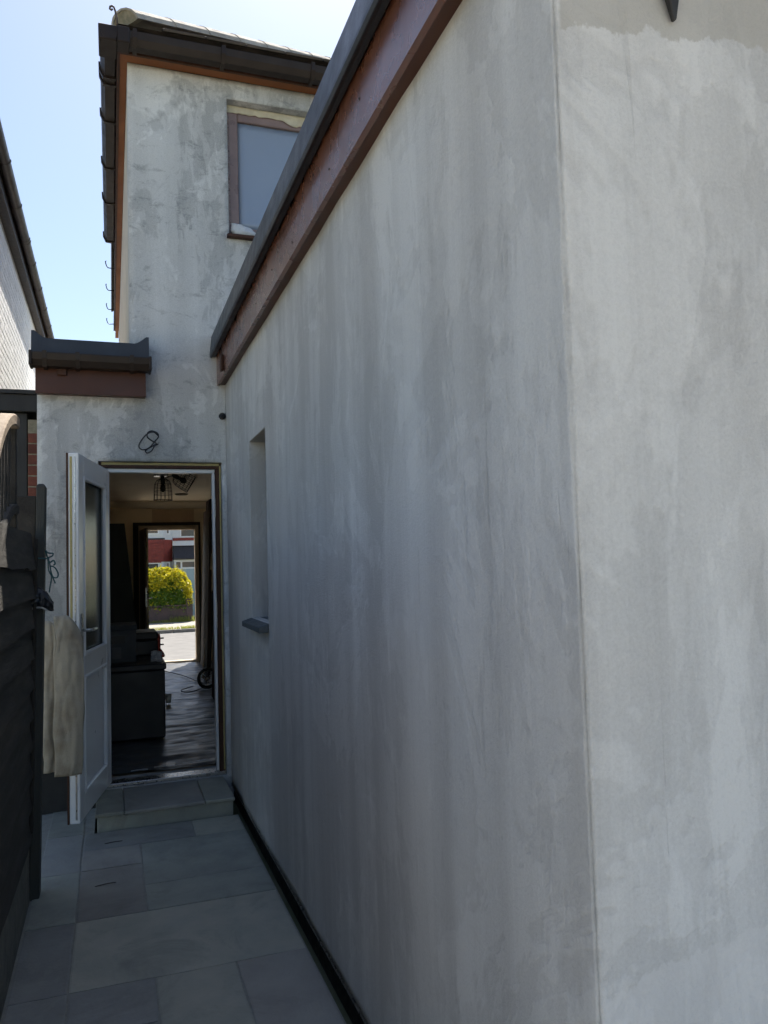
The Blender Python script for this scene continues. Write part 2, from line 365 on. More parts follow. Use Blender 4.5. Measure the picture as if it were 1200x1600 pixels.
# ================================================================== REAR EXTENSION (right)
XW,YC,YB=.727,1.11,5.21
ext=thing("rear_extension","single storey grey rendered extension wall filling the right side, brown fascia above","extension",(2.6,3.1,0))
L1=YB-.0-YC
def epos(s,z,d):
    if s<L1-1e-6: return (XW+d,YB-s,z)
    if s>L1+1e-6: return (XW+(s-L1),YC+d,z)
    return (XW+d,YC+d,z)
W_Y0,W_Y1,W_Z0,W_Z1=3.835,4.30,1.165,2.135
us=lines(0,L1+4.2,.03,[L1,L1-.005,L1-.014,L1-.03,L1+.005,L1+.014,L1+.03,L1+1.4,YB-W_Y1,YB-W_Y0])
us=[u for u in us if u<L1+1.4]+[L1+1.4+i*.28 for i in range(11)]
vz=lines(.045,2.72,.03,[W_Z0,W_Z1,2.145])
def e_edge(s,z):
    a=abs(s-L1)
    if a<.002: return .0035+.0035*abs(fn3((0,z,3.3),21))+.003*abs(fn3((0,z,9.3),60))
    if a<.006: return .0016*fn3((s,z,1.3),35)+.0008
    if a<.02: return .0012*fn3((s,z,1.3),25)
    return 0
wall_mesh(us,vz,epos,lambda u,v: not(YB-W_Y1<u<YB-W_Y0 and W_Z0<v<W_Z1) and not(L1+1.4<u<L1+3.64 and v<2.145),.26,.0028,e_edge).build("wall",R_EXT,ext)
# plinth, base bead, roof
b=MB(); b.box(XW+.012,XW+.2,YC+.012,YB-.002,-.068,.043); b.box(XW+.2,4.9,YC+.012,YC+.2,-.068,.043); b.build("plinth",BLACK,ext)
b=MB(); b.prism([(XW-.006,.040),(XW-.006,.047),(XW+.010,.0445),(XW+.010,.038)],YC-.004,YB-.003,'y'); b.build("base_bead",METAL,ext)
# narrow window: recessed frame and glass, sloping sill
win=box("window_frame",UPVC_BROWN,ext,.905,.965,W_Y0+.001,W_Y0+.05,W_Z0+.001,W_Z1-.001,.004)
box("window_frame",UPVC_BROWN,ext,.905,.965,W_Y1-.05,W_Y1-.001,W_Z0+.001,W_Z1-.001,.004)
box("window_frame",UPVC_BROWN,ext,.907,.963,W_Y0+.051,W_Y1-.051,W_Z0+.001,W_Z0+.05,.004)
box("window_frame",UPVC_BROWN,ext,.907,.963,W_Y0+.051,W_Y1-.051,W_Z1-.05,W_Z1-.001,.004)
box("window_pane",GLASS,ext,.925,.945,W_Y0+.051,W_Y1-.051,W_Z0+.051,W_Z1-.051)
box("window_backing",BLACKPAINT,ext,.990,1.0,W_Y0-.05,W_Y1+.05,W_Z0-.05,W_Z1+.05)
SILLM=mat("slate_sill",(.105,.12,.125),(.075,.088,.095),9,.6,.1,.3,50)
b=MB(); b.prism([(XW-.050,1.118),(XW-.050,1.146),(XW+.004,1.163),(XW+.175,1.172),(XW+.175,1.164),(XW-.0002,1.150),(XW-.0002,1.118)],W_Y0-.012,W_Y1+.045,'y'); b.build("window_sill",SILLM,ext,.003)
px0,px1=XW+1.4,XW+3.64  # unseen glazed doors, added to bring more light into the room
for k in range(3):
    a=px0+k*(px1-px0)/3; c=a+(px1-px0)/3
    b=MB(); b.box(a+.001,a+.07,YC+.1,YC+.16,.116,2.074); b.box(c-.07,c-.001,YC+.1,YC+.16,.116,2.074); b.box(a+.001,c-.001,YC+.1,YC+.16,.046,.1155); b.box(a+.001,c-.001,YC+.1,YC+.16,2.0745,2.144)
    f=b.build("fill_patio_door",UPVC_BROWN,ext,weld=False); box("glass_pane",GLASS,f,a+.0705,c-.0705,YC+.125,YC+.135,.116,2.074)
box("floor_slab",PLASTER,ext,XW+.261,4.69,YC+.265,YB-.003,-.05,.043)
# fascia, soffit strip, grey edge trim
FX=.674
b=MB(); b.box(FX,FX+.018,YC-.048,YB-.004,2.655,2.90); b.box(FX+.018,4.9,YC-.048,YC-.030,2.655,2.90); b.build("fascia_board",EXT_FASCIA,ext)
b=MB(); b.box(FX+.0185,XW+.006,YC-.0295,YB-.005,2.661,2.673); b.box(XW+.006,4.9,YC-.0295,YC+.006,2.661,2.673); b.build("soffit_strip",BROWN_PVC,ext)
prof=[(.636,2.838),(.629,2.850),(.629,2.862),(.643,2.985),(.655,3.000),(.76,2.99),(.76,2.93),(.668,2.90),(.668,2.845),(.650,2.845)]
b=MB(); b.prism(prof,YC-.09,YB-.003,'y'); b.build("roof_edge_trim",GREY_GRP,ext,.002)
b=MB(); b.prism([(YC-.086+(u-.636),w+.001) for u,w in prof],.77,4.9,'x'); b.build("roof_edge_trim",GREY_GRP,ext)
box("flat_roof",ROOFING,ext,.75,4.88,YC+.02,YB-.004,2.80,2.925)
b=MB(); b.box(4.70,4.88,YC+.27,YB,-.05,2.79); b.build("wall",R_EXT,ext)
box("fascia_block",UPVC_BROWN,ext,FX-.020,FX-.0005,4.855,4.905,2.675,2.775,.004)
# nail heads in the fascia
for i,(y,z) in enumerate(((2.02,2.76),(2.35,2.72),(2.55,2.80),(2.9,2.70),(3.3,2.74),(3.7,2.72),(4.2,2.74))):
    MB().lathe([(.0001,-.002),(.004,-.002),(.004,.002)],(FX-.0005,y,z),8,'x').build("nail_head",BLACK,ext)
# black tapered fitting that hangs at the top of the rear face
b=MB(); b.add([(.935,1.096,2.64),(.975,1.096,2.64),(.975,1.062,2.64),(.935,1.062,2.64),(.957,1.104,2.46),(.982,1.104,2.46),(.982,1.088,2.46),(.957,1.088,2.46),(.975,1.108,2.418),(.983,1.108,2.422),(.983,1.100,2.422),(.975,1.100,2.418)],
      [(0,1,2,3)]+[(i,(i+1)%4,4+(i+1)%4,4+i) for i in range(4)]+[(4+i,4+(i+1)%4,8+(i+1)%4,8+i) for i in range(4)]+[(8,9,10,11)])
tag(b.build("hanging_bracket",BLACK,None,.002),"black pointed fitting hanging down at the top right corner of the picture","bracket")

# ================================================================== MAIN HOUSE
HX,ZE=.124,4.80
house=thing("house","two storey grey rendered house end with back door, taped window and brown gutters","house",(2.6,8.3,0))
DX0,DX1,DZ0,DZ1=-.075,.697,.10,2.139
WX0,WX1,WZ0,WZ1=.773,1.93,3.698,4.664
def hpos(u,v,d): return (u,YB+d,v)
us=lines(-.428,5.6,.035,[HX,DX0,DX1,WX0,WX1,XW+.26,1.3,2.2]); us=[u for u in us if u<=2.2]+[2.2+i*.34 for i in range(1,11)]
vz=lines(-.06,ZE,.035,[DZ0,DZ1,WZ0,WZ1,2.74,2.2])
def hin(u,v):
    if DX0<u<DX1 and DZ0<v<DZ1: return False
    if WX0<u<WX1 and WZ0<v<WZ1: return False
    if 1.3<u<4.3 and DZ0<v<2.2: return False  # unseen opening, added to pass light on from the extension
    if u<HX and v>2.74: return False
    return True
wall_mesh(us,vz,hpos,hin,.27,.0032).build("wall",R_HOUSE,house)
box("plinth",BLACK,house,-.434,-.09,YB-.012,YB-.0025,-.06,.42,.003)
b=MB(); b.box(HX+.001,HX+.25,YB+.2705,11.76,2.50,ZE-.001); b.build("side_wall",CREAM,house)
b=MB(); b.box(5.35,5.6,YB+.2705,11.75,-.06,ZE-.001); b.build("side_wall",R_HOUSE,house)
b=MB(); b.box(-.428,-.30,YB+.2705,11.75,-.06,2.73); b.build("side_wall",R_HOUSE,house)
# front wall with doorway and added window opening
FY=11.5
b=MB()
b.box(-.2995,.360,FY,FY+.25,-.6,2.73); b.box(1.190,1.6,FY,FY+.25,-.6,2.73); b.box(1.6,4.3,FY,FY+.25,-.6,.75); b.box(1.6,4.3,FY,FY+.25,2.30,2.73); b.box(4.3,5.345,FY,FY+.25,-.6,2.73)
b.box(.360,1.190,FY,FY+.25,2.055,2.73); b.box(.360,1.190,FY,FY+.25,-.6,.10)
b.box(HX+.251,5.345,FY,FY+.25,2.7305,ZE-.001); b.build("front_wall",PLASTER,house,weld=False)
# interior shell
ROOMX1=4.5
tag(box("room_floor",mat("bare_floorboards",(.46,.37,.26),(.38,.30,.20),6,.8),house,-.2995,ROOMX1+.1,YB+.2705,FY-.0005,.02,.098))  # pale tone set to bounce window light around the room
box("ceiling",CEIL,house,-.2995,ROOMX1+.1,YB+.2705,FY-.0005,2.40,2.4995)
box("interior_wall",PLASTER,house,-.2995,-.255,YB+.271,FY-.001,.098,2.3995)
box("interior_wall",PLASTER,house,ROOMX1,ROOMX1+.1,YB+.271,FY-.001,.098,2.3995)
b=MB(); b.prism([(FY-.001,2.399),(FY-.09,2.399),(FY-.085,2.37),(FY-.05,2.33),(FY-.02,2.30),(FY-.001,2.295)],-.25,1.355,'x'); b.build("coving",CEIL,house)
b=MB(); b.box(.55,1.13,FY-.012,FY-.0006,2.10,2.285); b.build("brown_wall_patch",mat("brown_wall_tone",(.50,.38,.27),(.42,.31,.21),3,.85),house)  # browner rectangle on the wall above the front door
box("wall_pier",PLASTER,house,-.254,.19,FY-.16,FY-.0008,.099,2.298)

# roof with hips, hip tiles, soffits, fascias, gutters
K=.664; EX,EY,EZ=.055,5.055,4.950; RX,RY=5.7,8.45; FYE=11.9
t1=RY-EY
A=(EX,EY,EZ); Bq=(RX,EY,EZ); C1=(EX+t1,RY,EZ+t1*K); D1=(RX,RY,EZ+t1*K); E1=(EX,FYE,EZ); F1=(RX,FYE,EZ)
b=MB(); b.add([A,Bq,D1,C1],[(0,1,2,3)]); b.add([A,C1,E1],[(0,1,2)]); b.add([E1,C1,D1,F1],[(0,1,2,3)]); b.add([Bq,F1,D1],[(0,1,2)]); b.add([A,E1,F1,Bq],[(0,1,2,3)])
roof=b.build("roof",TILE_DARK,house)
# eaves course of plain tiles along the rear
for i in range(1,20):
    x=EX+.03+i*.268
    b=MB(); b.obox((x+.128,EY+.10,EZ+.10*K+.016),(1,0,0),(0,1,K),(0,-K,1),.130,.155,.009); b.build("roof_tile",TILE_DARK,roof,.003)
for i in range(1,22):
    y=EY+.05+i*.268
    b=MB(); b.obox((EX+.10,y+.128,EZ+.10*K+.016),(0,1,0),(1,0,K),(-K,0,1),.130,.155,.009); b.build("roof_tile",TILE_DARK,roof,.003)
d=Vector((1,1,K)).normalized(); sd=Vector((1,-1,0)).normalized(); up=sd.cross(d); up=up if up.z>0 else -up
o=Vector((EX+.055,EY+.055,EZ+.045))
for i in range(11):
    b=MB(); a0=o+d*(i*.415); a1=a0+d*.425; n=9; vs=[]
    for a,r in ((a0,.113),(a1,.108)):
        for rr in (r,r-.016):
            for k in range(n):
                th=math.pi*k/(n-1); vs.append(a+sd*math.cos(th)*rr+up*math.sin(th)*rr*.78)
    fs=[]
    for k in range(n-1):
        fs+=[(k,k+1,2*n+k+1,2*n+k),(n+k,3*n+k,3*n+k+1,n+k+1),(k,n+k,n+k+1,k+1),(2*n+k,2*n+k+1,3*n+k+1,3*n+k)]
    fs+=[(0,2*n,3*n,n),(n-1,2*n-1,4*n-1,3*n-1)]
    b.add(vs,fs); b.build("hip_tile",TILE,roof)
b=MB(); n=9; c=o+d*.012
vs=[c-up*.01]+[c+sd*math.cos(math.pi*k/(n-1))*.104+up*math.sin(math.pi*k/(n-1))*.104*.78+d*(.006*math.sin(k*2.7)) for k in range(n)]
vs+=[p+d*.05 for p in vs]
b.add(vs,[tuple(range(0,n+1)),tuple(range(2*n+1,n,-1))]+[(i,(i+1)%(n+1),n+1+(i+1)%(n+1),n+1+i) for i in range(n+1)]); b.build("mortar_fill",MORTAR,roof)
pts=[(.062,5.004,4.90),(.058,5.0,4.95),(.050,4.998,4.99),(.042,4.997,5.012),(.030,4.996,5.018),(.019,4.996,5.010),(.017,4.996,4.996),(.026,4.996,4.990),(.033,4.996,4.997)]
b=MB(); b.tube(pts,.0065,8); b.build("hip_iron",mat("rusty_iron",(.09,.08,.085),(.14,.10,.08),40,.7,.1,.3,80,metal=.4),roof)
# soffit and fascia
b=MB(); b.box(.078,5.6,5.128,YB-.001,4.801,4.818); b.box(.078,HX-.001,YB-.0009,11.75,4.801,4.818); b.build("soffit",SOFFIT_BROWN,house)
b=MB(); b.box(.060,5.6,5.110,5.1275,4.795,4.93); b.box(.060,.0775,5.128,11.30,4.795,4.93); b.build("fascia_board",UPVC_BROWN,house)
def gutter_prof(c,w,h,out=-1):
    """squareline gutter section, c = back top (u,z); open on top"""
    u,z=c; pts=[(0,0),(0,-h*.8),(.12*w,-h),(.72*w,-h),(.93*w,-h*.55),(w,-h*.1),(w,0),(w-.008,0),(w-.008,-h*.1),(.90*w-.006,-h*.52),(.70*w,-h+.006),(.14*w,-h+.006),(.006,-h*.78),(.006,0)]
    return [(u+out*a,z+b_) for a,b_ in pts]
gl=MB(); gl.prism(gutter_prof((.0585,4.885),.105,.085),4.99,8.27,'y')
gut=gl.build("gutter",BROWN_GUT,house)
gr=MB(); gr.prism(gutter_prof((5.1085,4.885),.105,.085),.075,5.6,'x'); gr.build("gutter",BROWN_GUT,house)
b=MB(); b.prism([(.0587,4.79),(-.052,4.79),(-.054,4.893),(.0587,4.893)],4.992,5.19,'y'); b.prism([(5.1087,4.79),(4.988,4.79),(4.986,4.895),(5.1087,4.895)],.0588,.135,'x'); b.build("gutter_corner",BROWN_GUT,house,.006)
for y in (5.42,5.50,5.98,6.70,7.36,8.24):
    b=MB(); b.prism([(.058,4.795),(.02,4.788),(-.03,4.793),(-.056,4.85),(-.058,4.898),(-.044,4.898),(-.040,4.887),(.0575,4.887)],y-.014,y+.014,'y'); b.build("gutter_bracket",BROWN_GUT,gut)
for x in (.168,.729,1.339,1.95):
    b=MB(); b.prism([(5.108,4.793),(5.03,4.787),(4.995,4.84),(4.993,4.896),(5.003,4.896),(5.007,4.887),(5.1075,4.887)],x-.013,x+.013,'x'); b.build("gutter_bracket",BROWN_GUT,gut)
for y in (8.98,9.72,10.45,11.08):
    b=MB(); b.tube([(.059,y,4.805),(.01,y,4.800),(-.012,y,4.803),(-.026,y,4.822),(-.034,y,4.85),(-.037,y,4.872),(-.028,y,4.879)],.0055,6); b.build("gutter_bracket",BLACK,house)
# upper window: reveal tape, frame wrapped in film, pane, sill, crumpled sheet
FILM=mat("brown_frame_under_film",(.29,.21,.195),(.22,.155,.145),5,.35,.1,.5,14)
wf=thing_part=MB(); wf.box(WX0+.001,WX0+.085,YB+.085,YB+.15,WZ0+.03,WZ1-.001); wf.box(WX1-.085,WX1-.001,YB+.085,YB+.15,WZ0+.03,WZ1-.001)
wf.box(WX0+.0855,WX1-.0855,YB+.087,YB+.148,WZ1-.10,WZ1-.001); wf.box(WX0+.0855,WX1-.0855,YB+.087,YB+.148,WZ0+.03,WZ0+.10)
wfr=wf.build("window_frame",FILM,house,.006)
m,t,p=nt("film_and_sky_pane"); p.inputs["Roughness"].default_value=.22; p.inputs["Base Color"].default_value=(.26,.32,.42,1); p.inputs["Specular IOR Level"].default_value=.9  # blue base holds the sky's reflection on the filmed glass
bump(t,p,nz(t,pos_map(t,(1,1,.6)),7,4),.22,.02)
b=MB(); b.grid(lambda u,v:(WX0+.086+u*(WX1-WX0-.172),YB+.110+.004*noise.noise(Vector((u*5,v*4,1))),WZ0+.1005+v*(WZ1-WZ0-.201)),20,16); b.build("window_pane",m,house,solid=.003)
def ragged(u,v):
    x=WX0+.004+u*(WX1-WX0-.01); low=.045+.012*noise.noise(Vector((u*9,0,2)))+.012*noise.noise(Vector((u*31,0,5)))+(.035 if .36<u<.62 else 0)*(.7+.6*noise.noise(Vector((u*20,1,2))))
    return (x,YB+.080-.012*v+.006*noise.noise(Vector((u*14,v*6,4))),WZ1-.004-(1-v)*low)
b=MB(); b.grid(ragged,50,5); b.build("masking_tape",PAPER_TAPE,house,solid=.002)
b=MB(); b.grid(lambda u,v:(WX0+.004+.018*u+.004*noise.noise(Vector((v*30,u,0))),YB+.03+.05*u+.008*noise.noise(Vector((v*17,u*4,2))),WZ0+.03+v*(WZ1-WZ0-.12)),4,40); b.build("plastic_strip",mat("film_edge",(.30,.25,.24),(.20,.15,.14),12,.3),house,solid=.002)
b=MB(); b.prism([(YB-.042,WZ0-.022),(YB-.042,WZ0-.002),(YB+.14,WZ0+.028),(YB+.14,WZ0+.006),(YB+.003,WZ0-.006),(YB+.003,WZ0-.022)],WX0-.015,WX1+.015,'x'); b.build("window_sill",UPVC_BROWN,house,.002)
def crump(u,v):
    a=u*math.pi*2; r=.9+.22*noise.noise(Vector((math.cos(a)*1.6,math.sin(a)*1.6,v*3)))+.14*noise.noise(Vector((math.cos(a)*5,math.sin(a)*5,v*7)))
    w=math.sin(v*math.pi)**.6
    return (WX0+.10+.115*math.cos(a)*r*w+.02,YB+.035+.030*math.sin(a)*r*w,WZ0+.006+.075*v*(.6+.5*r)*(1.0-.55*math.cos(a)*w)+.01*noise.noise(Vector((a*2,v*5,1))))
b=MB(); b.grid(crump,28,12); b.build("crumpled_sheet",mat("white_plastic_sheet",(.62,.64,.66),(.5,.52,.55),20,.3,.1,.4,40),house)
# low flat roof over the side addition: kerb trim, gutter, fascia
lowr=box("side_flat_roof",ROOFING,house,-.42,HX-.001,YB+.02,11.7,2.742,2.84)
b=MB()
KX0,KX1=-.446,.234
def kz(x):
    z=2.862
    for e in (KX0,KX1):
        a=abs(x-e)
        if a<.085: z=max(z,2.862+.045*(1-min(1,max(0,(a-.018)/.067)))**1.5)
    return z
n=40; xs_=[KX0+(KX1-KX0)*i/n for i in range(n+1)]
vs=[(x,5.03,2.765) for x in xs_]+[(x,5.035+.01,kz(x)) for x in xs_]+[(x,5.205 if x>HX-.01 else 5.30,kz(x)-.004) for x in xs_]+[(x,5.205 if x>HX-.01 else 5.30,2.765) for x in xs_]
N=n+1; fs=[]
for i in range(n):
    for k in range(4): fs.append((k*N+i,k*N+i+1,((k+1)%4)*N+i+1,((k+1)%4)*N+i))
fs+=[(0,N,2*N,3*N),(n,N+n,2*N+n,3*N+n)]
b.add(vs,fs); b.build("roof_edge_trim",GREY_GRP,house)
box("fascia_board",BROWN_PVC,house,-.430,.216,5.121,5.139,2.542,2.764,.002)
b=MB(); b.box(-.428,.214,5.1395,YB-.0008,2.548,2.560); b.box(.200,.214,5.1395,YB-.0008,2.5605,2.764); b.build("soffit",BROWN_PVC,house)
lg=MB(); lg.prism(gutter_prof((5.120,2.768),.115,.078),-.445,.238,'x'); lgo=lg.build("gutter",BROWN_GUT,house)
for x in (-.449,.240): box("gutter_stop_end",BROWN_GUT,lgo,x-.008,x+.008,4.998,5.1205,2.685,2.775,.004)
for x in (-.37,-.185,.13):
    b=MB(); b.prism([(5.120,2.684),(5.03,2.681),(5.004,2.73),(4.999,2.776),(5.010,2.776),(5.014,2.768),(5.1195,2.768)],x-.012,x+.012,'x'); b.build("gutter_bracket",BROWN_GUT,lgo)
box("fascia_block",UPVC_BROWN,house,-.305,-.250,5.095,5.1205,2.652,2.692,.003)

# back door frame with masking tape
b=MB(); fy0,fy1=YB+.030,YB+.10
b.box(DX1-.040,DX1-.004,fy0,fy1,DZ0+.021,DZ1-.0405); b.box(DX0+.004,DX0+.040,fy0,fy1,DZ0+.021,DZ1-.0405); b.box(DX0+.004,DX1-.004,fy0,fy1,DZ1-.040,DZ1-.004)
dfr=b.build("door_frame",UPVC_BROWN,house,.003)
b=MB(); b.box(DX1-.058,DX1-.0405,fy0+.02,fy1+.005,DZ0+.021,DZ1-.0665); b.box(DX0+.0405,DX0+.066,fy0+.02,fy1+.005,DZ0+.021,DZ1-.0665); b.box(DX0+.0405,DX1-.0405,fy0+.02,fy1+.005,DZ1-.066,DZ1-.0405)
b.build("inner_frame",UPVC,dfr,.003)
b=MB(); b.box(DX1-.014,DX1-.0045,fy0-.0025,fy0-.0002,DZ0+.03,DZ1-.02); b.box(DX0+.02,DX1-.0145,fy0-.0025,fy0-.0002,DZ1-.020,DZ1-.0045); b.build("masking_tape",TAPE,dfr)
b=MB(); b.box(DX0+.004,DX1-.004,fy0-.01,fy1+.03,DZ0+.001,DZ0+.0205); b.build("threshold",METAL,dfr,.002)
for za,zb in ((DZ1-.36,DZ1-.24),(DZ0+.95,DZ0+1.12)): box("strike_plate",METAL,dfr,DX1-.0445,DX1-.0406,fy0+.005,fy0+.019,za,zb)
# the open back door leaf: hinged left, swung out past a right angle
H0=Vector((-.012,5.235,0)); H1=Vector((-.163,4.475,0)); dl=(H1-H0).normalized(); LW=(H1-H0).length
nl=Vector((-dl.y,dl.x,0)); nl = nl if nl.x<0 else -nl        # towards the outside face (left)
LZ0,LZ1=.128,2.085
def lbox(mb,a0,a1,t0,t1,z0,z1):
    c=H0+dl*((a0+a1)/2)+nl*((t0+t1)/2)+Vector((0,0,(z0+z1)/2)); return mb.obox(c,dl,nl,(0,0,1),abs(a1-a0)/2,abs(t1-t0)/2,(z1-z0)/2)
ST=.105; GZ0,GZ1,PZ0,PZ1=.985,LZ1-.115,.255,.880
b=MB()
lbox(b,0,ST,0,.055,LZ0,LZ1); lbox(b,LW-ST,LW,0,.055,LZ0,LZ1)
for z0,z1 in ((LZ0,PZ0),(PZ1,GZ0),(GZ1,LZ1)): lbox(b,ST+.0003,LW-ST-.0003,.0005,.0545,z0,z1)
leaf=b.build("door",UPVC,house,.004,weld=False)
b=MB(); lbox(b,.0,LW,.0553,.064,LZ0,LZ1); lbox(b,LW+.0003,LW+.010,.050,.064,LZ0,LZ1)
# outer skin only round the glass
b=MB()
lbox(b,0,ST,.0553,.064,LZ0,LZ1); lbox(b,LW-ST,LW+.004,.0553,.064,LZ0,LZ1)
for z0,z1 in ((LZ0,GZ0),(GZ1,LZ1)): lbox(b,ST+.0003,LW-ST-.0003,.0555,.0638,z0,z1)
b.build("outer_skin",UPVC_BROWN,leaf,weld=False)
b=MB(); lbox(b,LW+.0003,LW+.0018,.034,.046,LZ0+1.05,LZ1-.02); b.build("masking_tape",TAPE,leaf)
b=MB(); lbox(b,LW+.0003,LW+.003,.016,.0225,LZ0+.02,LZ1-.02); b.build("lock_strip",METAL,leaf)
b=MB(); lbox(b,ST-.004,LW-ST+.004,.018,.038,PZ0-.004,PZ1+.004); b.build("panel",UPVC,leaf)
def bead(z0,z1,name):
    b=MB(); w=.022; q=-.006
    for a0,a1,za,zb in ((ST-.001,ST+w,z0,z1),(LW-ST-w,LW-ST+.001,z0,z1)): lbox(b,a0,a1,q,.017,za,zb)
    lbox(b,ST+w+.0002,LW-ST-w-.0002,q,.0168,z0,z0+w); lbox(b,ST+w+.0002,LW-ST-w-.0002,q,.0168,z1-w,z1)
    b.build(name,UPVC,leaf,.005,weld=False)
bead(GZ0-.001,GZ1+.001,"glazing_bead"); bead(PZ0-.001,PZ1+.001,"panel_bead")
b=MB(); lbox(b,ST-.003,LW-ST+.003,.024,.030,GZ0-.003,GZ1+.003); b.build("glass_pane",DARKPANE,leaf)
b=MB(); lbox(b,LW-.060,LW-.032,-.008,-.0002,.99,1.22); b.build("handle_plate",METAL,leaf,.003)
hc=H0+dl*(LW-.046)+Vector((0,0,1.13))
b=MB(); b.tube([hc-nl*.006,hc-nl*.045,hc-nl*.052-dl*.012,hc-nl*.052-dl*.11],.0085,10); b.build("handle",METAL,leaf)
ho=hc+nl*.064
b=MB(); lbox(b,LW-.060,LW-.032,.0642,.072,.99,1.22); b.tube([ho+nl*.006,ho+nl*.05,ho+nl*.058-dl*.012,ho+nl*.058-dl*.11],.0085,10); b.build("handle",METAL,leaf,weld=False)
for z in (.35,1.1,1.85): 
    b=MB(); c=H0+nl*.060-dl*.012; b.tube([(c.x,c.y,z-.05),(c.x,c.y,z+.05)],.011,10); b.build("hinge",UPVC_BROWN,leaf)

# front door (far end of the room), standing open inwards
b=MB(); b.box(.362,.412,FY-.012,FY+.09,.101,2.054); b.box(1.135,1.188,FY-.012,FY+.09,.101,2.054); b.box(.4125,1.1345,FY-.010,FY+.09,1.992,2.053)
fdf=b.build("front_door_frame",mat("cream_door_frame",(.56,.46,.34),(.48,.39,.28),6,.6),house,.004,weld=False)
b=MB(); b.box(.29,.362,FY-.026,FY-.0005,.10,2.10); b.box(1.188,1.215,FY-.026,FY-.0005,.10,2.10); b.box(.3625,1.1875,FY-.026,FY-.0005,2.057,2.10); b.build("architrave",DARKWOOD,fdf,weld=False)
b=MB(); b.box(.412,1.135,FY-.02,FY+.12,.099,.135); b.build("threshold",mat("pale_threshold",(.50,.44,.34),(.42,.36,.27),10,.6),fdf,.005)
P0=Vector((.418,FY+.02,0)); P1=Vector((.462,FY-.74,0)); dd=(P1-P0).normalized(); nn=Vector((dd.y,-dd.x,0)); PWd=(P1-P0).length
def pbox(mb,a0,a1,t0,t1,z0,z1):
    c=P0+dd*((a0+a1)/2)+nn*((t0+t1)/2)+Vector((0,0,(z0+z1)/2)); return mb.obox(c,dd,nn,(0,0,1),abs(a1-a0)/2,abs(t1-t0)/2,(z1-z0)/2)
b=MB(); pbox(b,0,PWd,.0,.045,.142,1.985); fdl=b.build("front_door",mat("dark_brown_door",(.065,.045,.032),(.045,.03,.022),8,.5,stretch=(1,1,.2)),house,.003)
b=MB(); pbox(b,PWd+.0003,PWd+.004,.004,.022,.16,1.06); pbox(b,PWd+.0003,PWd+.004,.004,.022,1.16,1.97); b.build("lit_edge_strip",mat("lit_door_edge",(.72,.62,.42),None,10,.6),fdl)  # pale strip paints the light along the door's near edge
b=MB(); pbox(b,PWd+.0004,PWd+.007,.022,.042,.95,1.20); c=P0+dd*(PWd-.05)-nn*.0+Vector((0,0,1.06)); b.tube([c,c-nn*.05,c-nn*.05-dd*.1],.008,8); b.build("door_lock",METAL,fdl,weld=False)
# unseen front window beside the front door, added to light the room
b=MB(); WXS=(1.6,2.48,3.36,4.24)
for x in WXS: b.box(x+.001,x+.059,FY+.1,FY+.16,.812,2.238)
b.box(1.6,4.3,FY+.1,FY+.16,.751,.811); b.box(1.6,4.3,FY+.1,FY+.16,2.239,2.299); wfo=b.build("fill_window_frame",UPVC,house,weld=False)
for x in WXS[:3]: box("glass_pane",GLASS,wfo,x+.0595,x+.8805,FY+.125,FY+.135,.8115,2.2385)

# doorstep of two stone treads on a riser
stp=thing("doorstep","low paved stone step below the open back door","step",(.28,4.95,0))
b=MB(); b.box(-.085,.665,4.722,5.205,-.065,.078); b.build("riser",SLAB[2],stp,.003)
for x0,x1,mi in ((-.095,.055,2),(.060,.50,1),(.505,.672,2)):
    box("tread",SLAB[mi],stp,x0,x1,4.700,5.20,.0785,.099,.004)

# ================================================================== cables on the wall
def smooth_path(P,n=8,closed=False):
    P=[Vector(p) for p in P]; out=[]; L=len(P)
    for i in range(L if closed else L-1):
        p0=P[i-1] if (i or closed) else P[0]; p1=P[i]; p2=P[(i+1)%L]; p3=P[(i+2)%L] if (i+2<L or closed) else P[-1]
        for k in range(n):
            t=k/n; out.append(.5*((2*p1)+(-p0+p2)*t+(2*p0-5*p1+4*p2-p3)*t*t+(-p0+3*p1-3*p2+p3)*t**3))
    if not closed: out.append(P[-1])
    return out
def wy(x,z,o=.012): return (x,YB-o,z)
coil=thing("wire_coil","looped black cable poking out of the wall above the open door","cable",(.245,YB-.01,2.28))
P=[wy(.285,2.262,0.0),wy(.262,2.266,.02),wy(.225,2.292,.03),wy(.228,2.322,.035),wy(.255,2.334,.03),wy(.287,2.320,.03),wy(.292,2.295,.035),wy(.272,2.268,.04),wy(.235,2.225,.03),wy(.195,2.212,.02),wy(.172,2.232,.02),wy(.185,2.268,.025),wy(.222,2.312,.03),wy(.262,2.326,.035),wy(.290,2.305,.03)]
MB().tube(smooth_path(P,7),.0042,7).build("cable",CABLE,coil)
P=[wy(.290,2.250,.02),wy(.268,2.236,.03),wy(.250,2.205,.03),wy(.222,2.190,.03),wy(.212,2.206,.02),wy(.235,2.224,.02),wy(.272,2.246,.025),wy(.293,2.262,.02)]
MB().tube(smooth_path(P,7),.0042,7).build("cable",CABLE,coil)
MB().tube([wy(.283,2.256,.025),wy(.288,2.268,.03)],.008,8).build("connector",mat("cable_tape",(.5,.5,.5),None,20,.5),coil)
gl_=thing("pipe_stub","small black cable gland sticking out where the two rendered walls meet","cable gland",(.714,YB-.01,2.44))
b=MB(); b.lathe([(.001,-.035),(.014,-.034),(.016,-.02),(.022,-.012),(.023,0.003)],(.706,YB,2.450),14,'y'); b.build("body",BLACK,gl_)
MB().tube(smooth_path([(.706,YB-.03,2.450),(.700,YB-.05,2.446),(.692,YB-.055,2.432),(.690,YB-.05,2.422)],5),.008,8).build("cable",BLACK,gl_)

